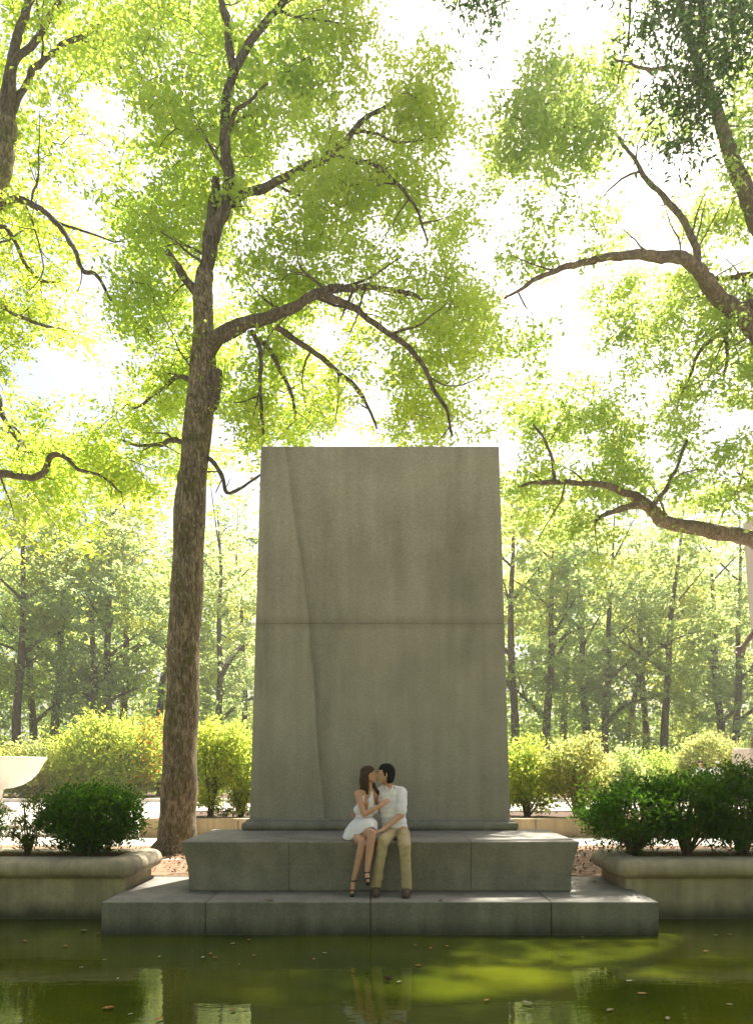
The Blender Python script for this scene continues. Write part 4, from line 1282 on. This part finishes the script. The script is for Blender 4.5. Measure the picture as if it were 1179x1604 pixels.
# ------------------------------------------------------------------ the wood behind
def wood_tree_meshes(seed, h, crown_lo, rx, nleaf, leaf, forks):
    rnd = random.Random(seed); rng = np.random.default_rng(seed)
    mb = MB()
    top = Vector((rnd.uniform(-.05, .05) * h, rnd.uniform(-.04, .04) * h, h * .93))
    pts = [Vector((0, 0, -.3))] + [Vector((top.x * t * t + rnd.gauss(0, .10), top.y * t * t + rnd.gauss(0, .10), top.z * t)) for t in (.2, .4, .6, .8, 1)]
    r0 = h * .0125
    rd = [r0 * 1.25, r0, r0 * .85, r0 * .66, r0 * .42, r0 * .15]
    mb.tube(pts, rd, 9, rough=.15, step=.5)
    sk = list(zip(*smooth_path(pts, rd, .6)))
    for k in range(forks):
        t = rnd.uniform(.22, .8)
        i = int(t * (len(sk) - 1)); a, ra = sk[i]
        an = rnd.uniform(0, 6.283); L = rx * rnd.uniform(.6, 1.05) * (1.15 - .5 * t)
        d = Vector((math.cos(an), math.sin(an), 0))
        l = [a, a + d * L * .4 + Vector((0, 0, L * .35)), a + d * L + Vector((0, 0, L * rnd.uniform(.5, 1.0)))]
        rr = [ra * .72, ra * .5, ra * .14]
        mb.tube(l, rr, 6, rough=.1, step=.5)
        sk += list(zip(*smooth_path(l, rr, .6)))
    tm = mb.mesh('trunk')
    cen = []
    while len(cen) < nleaf // 60:
        q = Vector((rnd.gauss(0, 1), rnd.gauss(0, 1), rnd.gauss(0, 1))).normalized() * (.35 + .65 * rnd.random() ** .6)
        z = crown_lo * h + (h * (1 - crown_lo)) * (.5 + .5 * q.z)
        w = rx * (1 - .25 * max(0, q.z))
        p = Vector((q.x * w + top.x * .6, q.y * w + top.y * .6, z))
        if mnoise.noise(p * .33 + Vector((seed * 5, 0, 0))) < -.06: continue
        cen.append(p)
    pos = cluster_leaves([(c, None) for c in cen], 60, .62, rng, .55)
    cm = leaf_mesh('crown', pos, leaf, rng, wr=.6)
    return tm, cm


variants = []
wood_leaf = [M['leaf_wood'], m_leaf('woodland_leaf_yellow', (.19, .235, .07), (.62, .70, .17), .68, .28, big=.2), m_leaf('woodland_leaf_pale', (.16, .22, .11), (.50, .62, .26), .64, .28, big=.2)]
for sd, h, lo, rx, nl_ in ((101, 22, .16, 4.0, 7500), (102, 24, .26, 3.6, 6500), (103, 21, .14, 4.4, 8000), (104, 23, .22, 3.8, 7000), (105, 19, .10, 4.0, 7500)):
    tm, cm = wood_tree_meshes(sd, h, lo, rx, nl_, .30, 9)
    tm.materials.append(M['bark_far']); cm.materials.append(wood_leaf[len(variants) % 3])
    tm.polygons.foreach_set('use_smooth', [True] * len(tm.polygons))
    variants.append((tm, cm))


def wood_tree(px, Y, v, s, lean, label, group='trees of the wood behind the memorial'):
    t = tag(empty('woodland_tree', (P(px, 0, Y).x, Y, -.05)), label, 'tree', group)
    tm, cm = variants[v]
    rz = random.uniform(0, 6.28)
    for n, me in (('trunk', tm), ('crown', cm)):
        o = bpy.data.objects.new(n, me); C.objects.link(o); o.parent = t
        o.scale = (s, s, s); o.rotation_euler = (0, R(lean), rz) if n == 'trunk' or lean == 0 else (0, R(lean), rz)
        if n == 'crown': o['kind'] = 'stuff'
    return t


wt = [(28, 47, 1, .92, 0, 'pale trunk with a dead brown top at the left of the wood'), (50, 53, 0, .95, 0, 'dark straight trunk just right of the pale dead-topped one'),
      (86, 50, 3, .98, 2, 'dark trunk leaning slightly right above the large border shrub'), (150, 48, 2, .95, 0, 'thicker of the paired trunks left of the tall foreground trunk'),
      (166, 49, 0, 1.0, 1, 'thinner of the paired trunks left of the tall foreground trunk'), (198, 52, 1, .95, 2, 'dark trunk just left of the tall foreground trunk'),
      (235, 56, 3, .95, 10, 'thin slanting trunk behind the tall foreground trunk'), (345, 51, 2, .98, 0, 'hazy tree between the foreground trunk and the monolith'),
      (385, 58, 4, 1.05, 0, 'hazy tree rising against the left side of the monolith'), (803, 46, 1, .90, 0, 'grey trunk against the right side of the monolith'),
      (855, 47, 0, .95, -2, 'dark forked trunk behind the yellow shrub right of the monolith'), (917, 49, 3, .92, 0, 'straight brown trunk behind the golden vase-shaped shrub'),
      (949, 48, 2, .92, 0, 'dark straight trunk right of the straight brown one'), (962, 52, 4, .95, 12, 'thin trunk leaning right behind the hedge'),
      (1009, 53, 1, .82, 0, 'reddish slim trunk above the left end of the hedge'), (1040, 46, 3, .86, 0, 'pale slim trunk above the middle of the hedge'),
      (1130, 52, 0, .95, -3, 'dark trunk behind the round clipped golden shrub'), (1157, 50, 2, .95, -2, 'dark spotted trunk beside the bronze hand'),
      (-30, 50, 2, 1.0, 0, 'hazy tree at the left edge of the wood'), (1215, 55, 1, .95, 0, 'hazy tree at the right edge of the wood'),
      (115, 58, 4, 1.1, 0, 'hazy tree standing back behind the large border shrub'), (290, 60, 3, 1.0, 0, 'hazy tree standing back behind the tall foreground trunk'),
      (1085, 60, 4, 1.0, 0, 'hazy tree standing back behind the hedge'), (885, 60, 1, 1.0, 0, 'hazy tree standing back behind the yellow shrub')]
for px, Y, v, s, lean, lab in wt: wood_tree(px, Y + 5, v, s * 1.08, lean, lab)

# undergrowth and the far wood read as one mass each
rng = np.random.default_rng(77)


def mass(name, n, x0, x1, y0, y1, hfun, leaf, m, seed, cl=70, sp=.8):
    rnd = random.Random(seed); rng = np.random.default_rng(seed)
    pos = []
    for k in range(n // cl):
        x = rnd.uniform(x0, x1); y = rnd.uniform(y0, y1)
        z = hfun(x, y, rnd)
        if z is None: continue
        pos.append(np.array([x, y, z]) + rng.normal(size=(cl, 3)) * sp * np.array([1, 1, .6]))
    pos = np.vstack(pos); pos = pos[pos[:, 2] > 0]
    o = link(name, leaf_mesh(name, pos, leaf, rng, wr=.62), m)
    return o


tag(mass('undergrowth', 80000, -40, 40, 50, 70, lambda x, y, r: abs(r.gauss(0, 2.6)) + .2 if mnoise.noise(Vector((x * .2, y * .2, 0))) > -.25 else abs(r.gauss(0, .6)), .28, M['leaf_under'], 5), 'green undergrowth filling the foot of the wood', 'undergrowth', kind='stuff')
tag(mass('far_wood', 130000, -66, 66, 72, 95, lambda x, y, r: 27 * r.random() ** 1.05 + 1.5 * mnoise.noise(Vector((x * .1, 0, 0))) * 2 if mnoise.noise(Vector((x * .16, y * .1, 5))) > -.35 else 8 * r.random(), .62, M['leaf_wood'], 6, 60, 1.2), 'far pale wood closing the view', 'wood', kind='stuff')

# ------------------------------------------------------------------ leaves on the water and on the stone
fl = [(103, 1483, 1, 1.1), (155, 1464, 1, 1.2), (132, 1459, 0, 1.4), (40, 1475, 1, 1.2), (164, 1505, 0, .8), (128, 1517, 0, .9), (250, 1500, 0, .9), (330, 1495, 1, 1.0), (318, 1501, 0, 1.3), (337, 1502, 1, 1.1), (365, 1480, 0, 1.1), (390, 1474, 1, 1.0),
      (398, 1498, 1, .9), (492, 1504, 1, .9), (508, 1494, 0, 1.0), (375, 1512, 0, .7), (185, 1535, 0, .9), (675, 1487, 1, 1.1), (700, 1483, 1, 1.0), (650, 1482, 0, .7), (655, 1514, 1, 1.1), (608, 1538, 2, 1.7), (625, 1540, 0, 1.0), (762, 1569, 1, 1.1),
      (825, 1573, 0, 1.8), (1005, 1558, 1, 1.5), (985, 1538, 0, 1.3), (1105, 1492, 1, 1.3), (1120, 1466, 0, .9), (1142, 1465, 1, .8), (955, 1585, 0, 1.4), (1045, 1598, 0, 1.3), (1142, 1575, 0, 1.0), (170, 1582, 1, 1.7), (250, 1598, 1, 1.4), (880, 1498, 0, .6), (365, 1584, 1, 1.0), (912, 1457 + 12, 0, .7), (205, 1590, 0, .8)]
lm = [m_simple('pale_dry_leaf', (.34, .29, .19), .6, .2, 30, .2), m_simple('orange_dry_leaf', (.42, .20, .05), .6, .25, 30, .2), m_simple('dark_brown_dry_leaf', (.14, .085, .055), .7, .2, 30, .2)]
spec_lab = {0: 'bright orange leaf floating alone near the left planter', 1: 'orange leaf floating against the left corner of the platform', 21: 'large curled brown leaf standing up out of the water mid-pond',
            24: 'large pale leaf floating among the white ripples', 25: 'large orange-brown leaf floating right of the bright ripples', 27: 'curled leaf floating below the right planter', 33: 'largest pale leaf floating at the bottom left'}
kinds = ['pale dry floating leaf', 'orange-brown dry floating leaf', 'dark brown floating leaf']


def curled_leaf(c, L, rot, tilt, m, name, label, group, rnd):
    mb = MB(); v = []; f = []
    prof_ = (.05, .62, 1.0, .82, .95, .55, .04)
    for i, w in enumerate(prof_):
        u = (i / 6 - .5) * L
        for s in (-1, -.5, 0, .5, 1):
            v.append((u, s * w * L * .24, .006 + .16 * L * (abs(s) ** 1.5) * tilt * w + .10 * L * tilt * (i / 6 - .5) ** 2 * 4))
    for i in range(6):
        for k in range(4):
            a = i * 5 + k
            f.append((a, a + 1, a + 6, a + 5))
    o = mb.add(v, f).build(name, m, None, True)
    o.location = c; o.rotation_euler = (0, 0, rot)
    return tag(o, label, 'leaf', group)


rnd = random.Random(9)
def leaf_place(px, py):
    c = ['below the left planter', 'off the left end of the platform', 'left of the couple', 'below the couple', 'right of the couple', 'off the right end of the platform', 'below the right planter'][sum(px > q for q in (160, 330, 520, 680, 870, 1040))]
    return c + (', close to the stone' if py < 1488 else ', mid-pond' if py < 1540 else ', at the bottom')


for i, (px, py, k, s) in enumerate(fl):
    Y = (ZC - WZ) * F / (py - CY)
    c = P(px, py, Y); c.z = WZ + .002
    curled_leaf(c, .056 * s, rnd.uniform(0, 6.28), rnd.uniform(.5, 1.6) if i != 21 else 3.0, lm[k], 'floating_leaf', spec_lab.get(i, kinds[k] + ' ' + leaf_place(px, py)), 'fallen leaves floating on the pond', rnd)
dl = [(418, 1411, 1, 'brown leaf lying at the platform edge left of the couple'), (640, 1408, 2, 'small brown leaf on the platform beside the right shoe'), (690, 1412, 2, 'small brown leaf at the platform edge right of the couple'), (930, 1382, 2, 'brown leaf on the sunlit right end of the platform'), (425, 1412, 2, 'tiny dark leaf next to the brown one on the platform')]
for px, py, k, lab in dl:
    Y = ZC * F / (py - CY); c = P(px, py, Y); c.z = .002
    curled_leaf(c, .075, rnd.uniform(0, 6.28), 1.0, lm[k], 'fallen_leaf', lab, 'fallen leaves on the stone', rnd)
# litter of dry leaves on the soil around the platform
rng = np.random.default_rng(3)
n = 2600
pos = np.stack([rng.uniform(-4.5, 4.5, n), rng.uniform(10.45, 14, n), np.full(n, .045)], 1)
tag(link('leaf_litter', leaf_mesh('leaf_litter', pos, .07, rng, wr=.55, up=2.5, droop=0), M['litter']), 'dry brown leaf litter on the soil beside the bench', 'leaf litter', kind='stuff')

# unseen wood added behind the viewer to block low sky and warm the bounce
tag(mass('rear_wood', 60000, -45, 45, -48, -30, lambda x, y, r: 20 * r.random() ** .8 + .5, .6, M['leaf_wood'], 8, 60, 1.2), 'wood on the viewer\'s side of the plaza', 'wood', kind='stuff')

# ------------------------------------------------------------------ the bright summer haze
hm, hn, ho = nodes('summer_haze')
pv = hn.nodes.new('ShaderNodeVolumePrincipled')
pv.inputs['Color'].default_value = (1.0, .97, .90, 1)
pv.inputs['Density'].default_value = .0008
pv.inputs['Anisotropy'].default_value = .45
hn.links.new(pv.outputs[0], ho.inputs['Volume'])
tag(MB().box(-1600, 1600, -1600, 1600, -2.5, 34).build('haze', hm), kind='stuff')
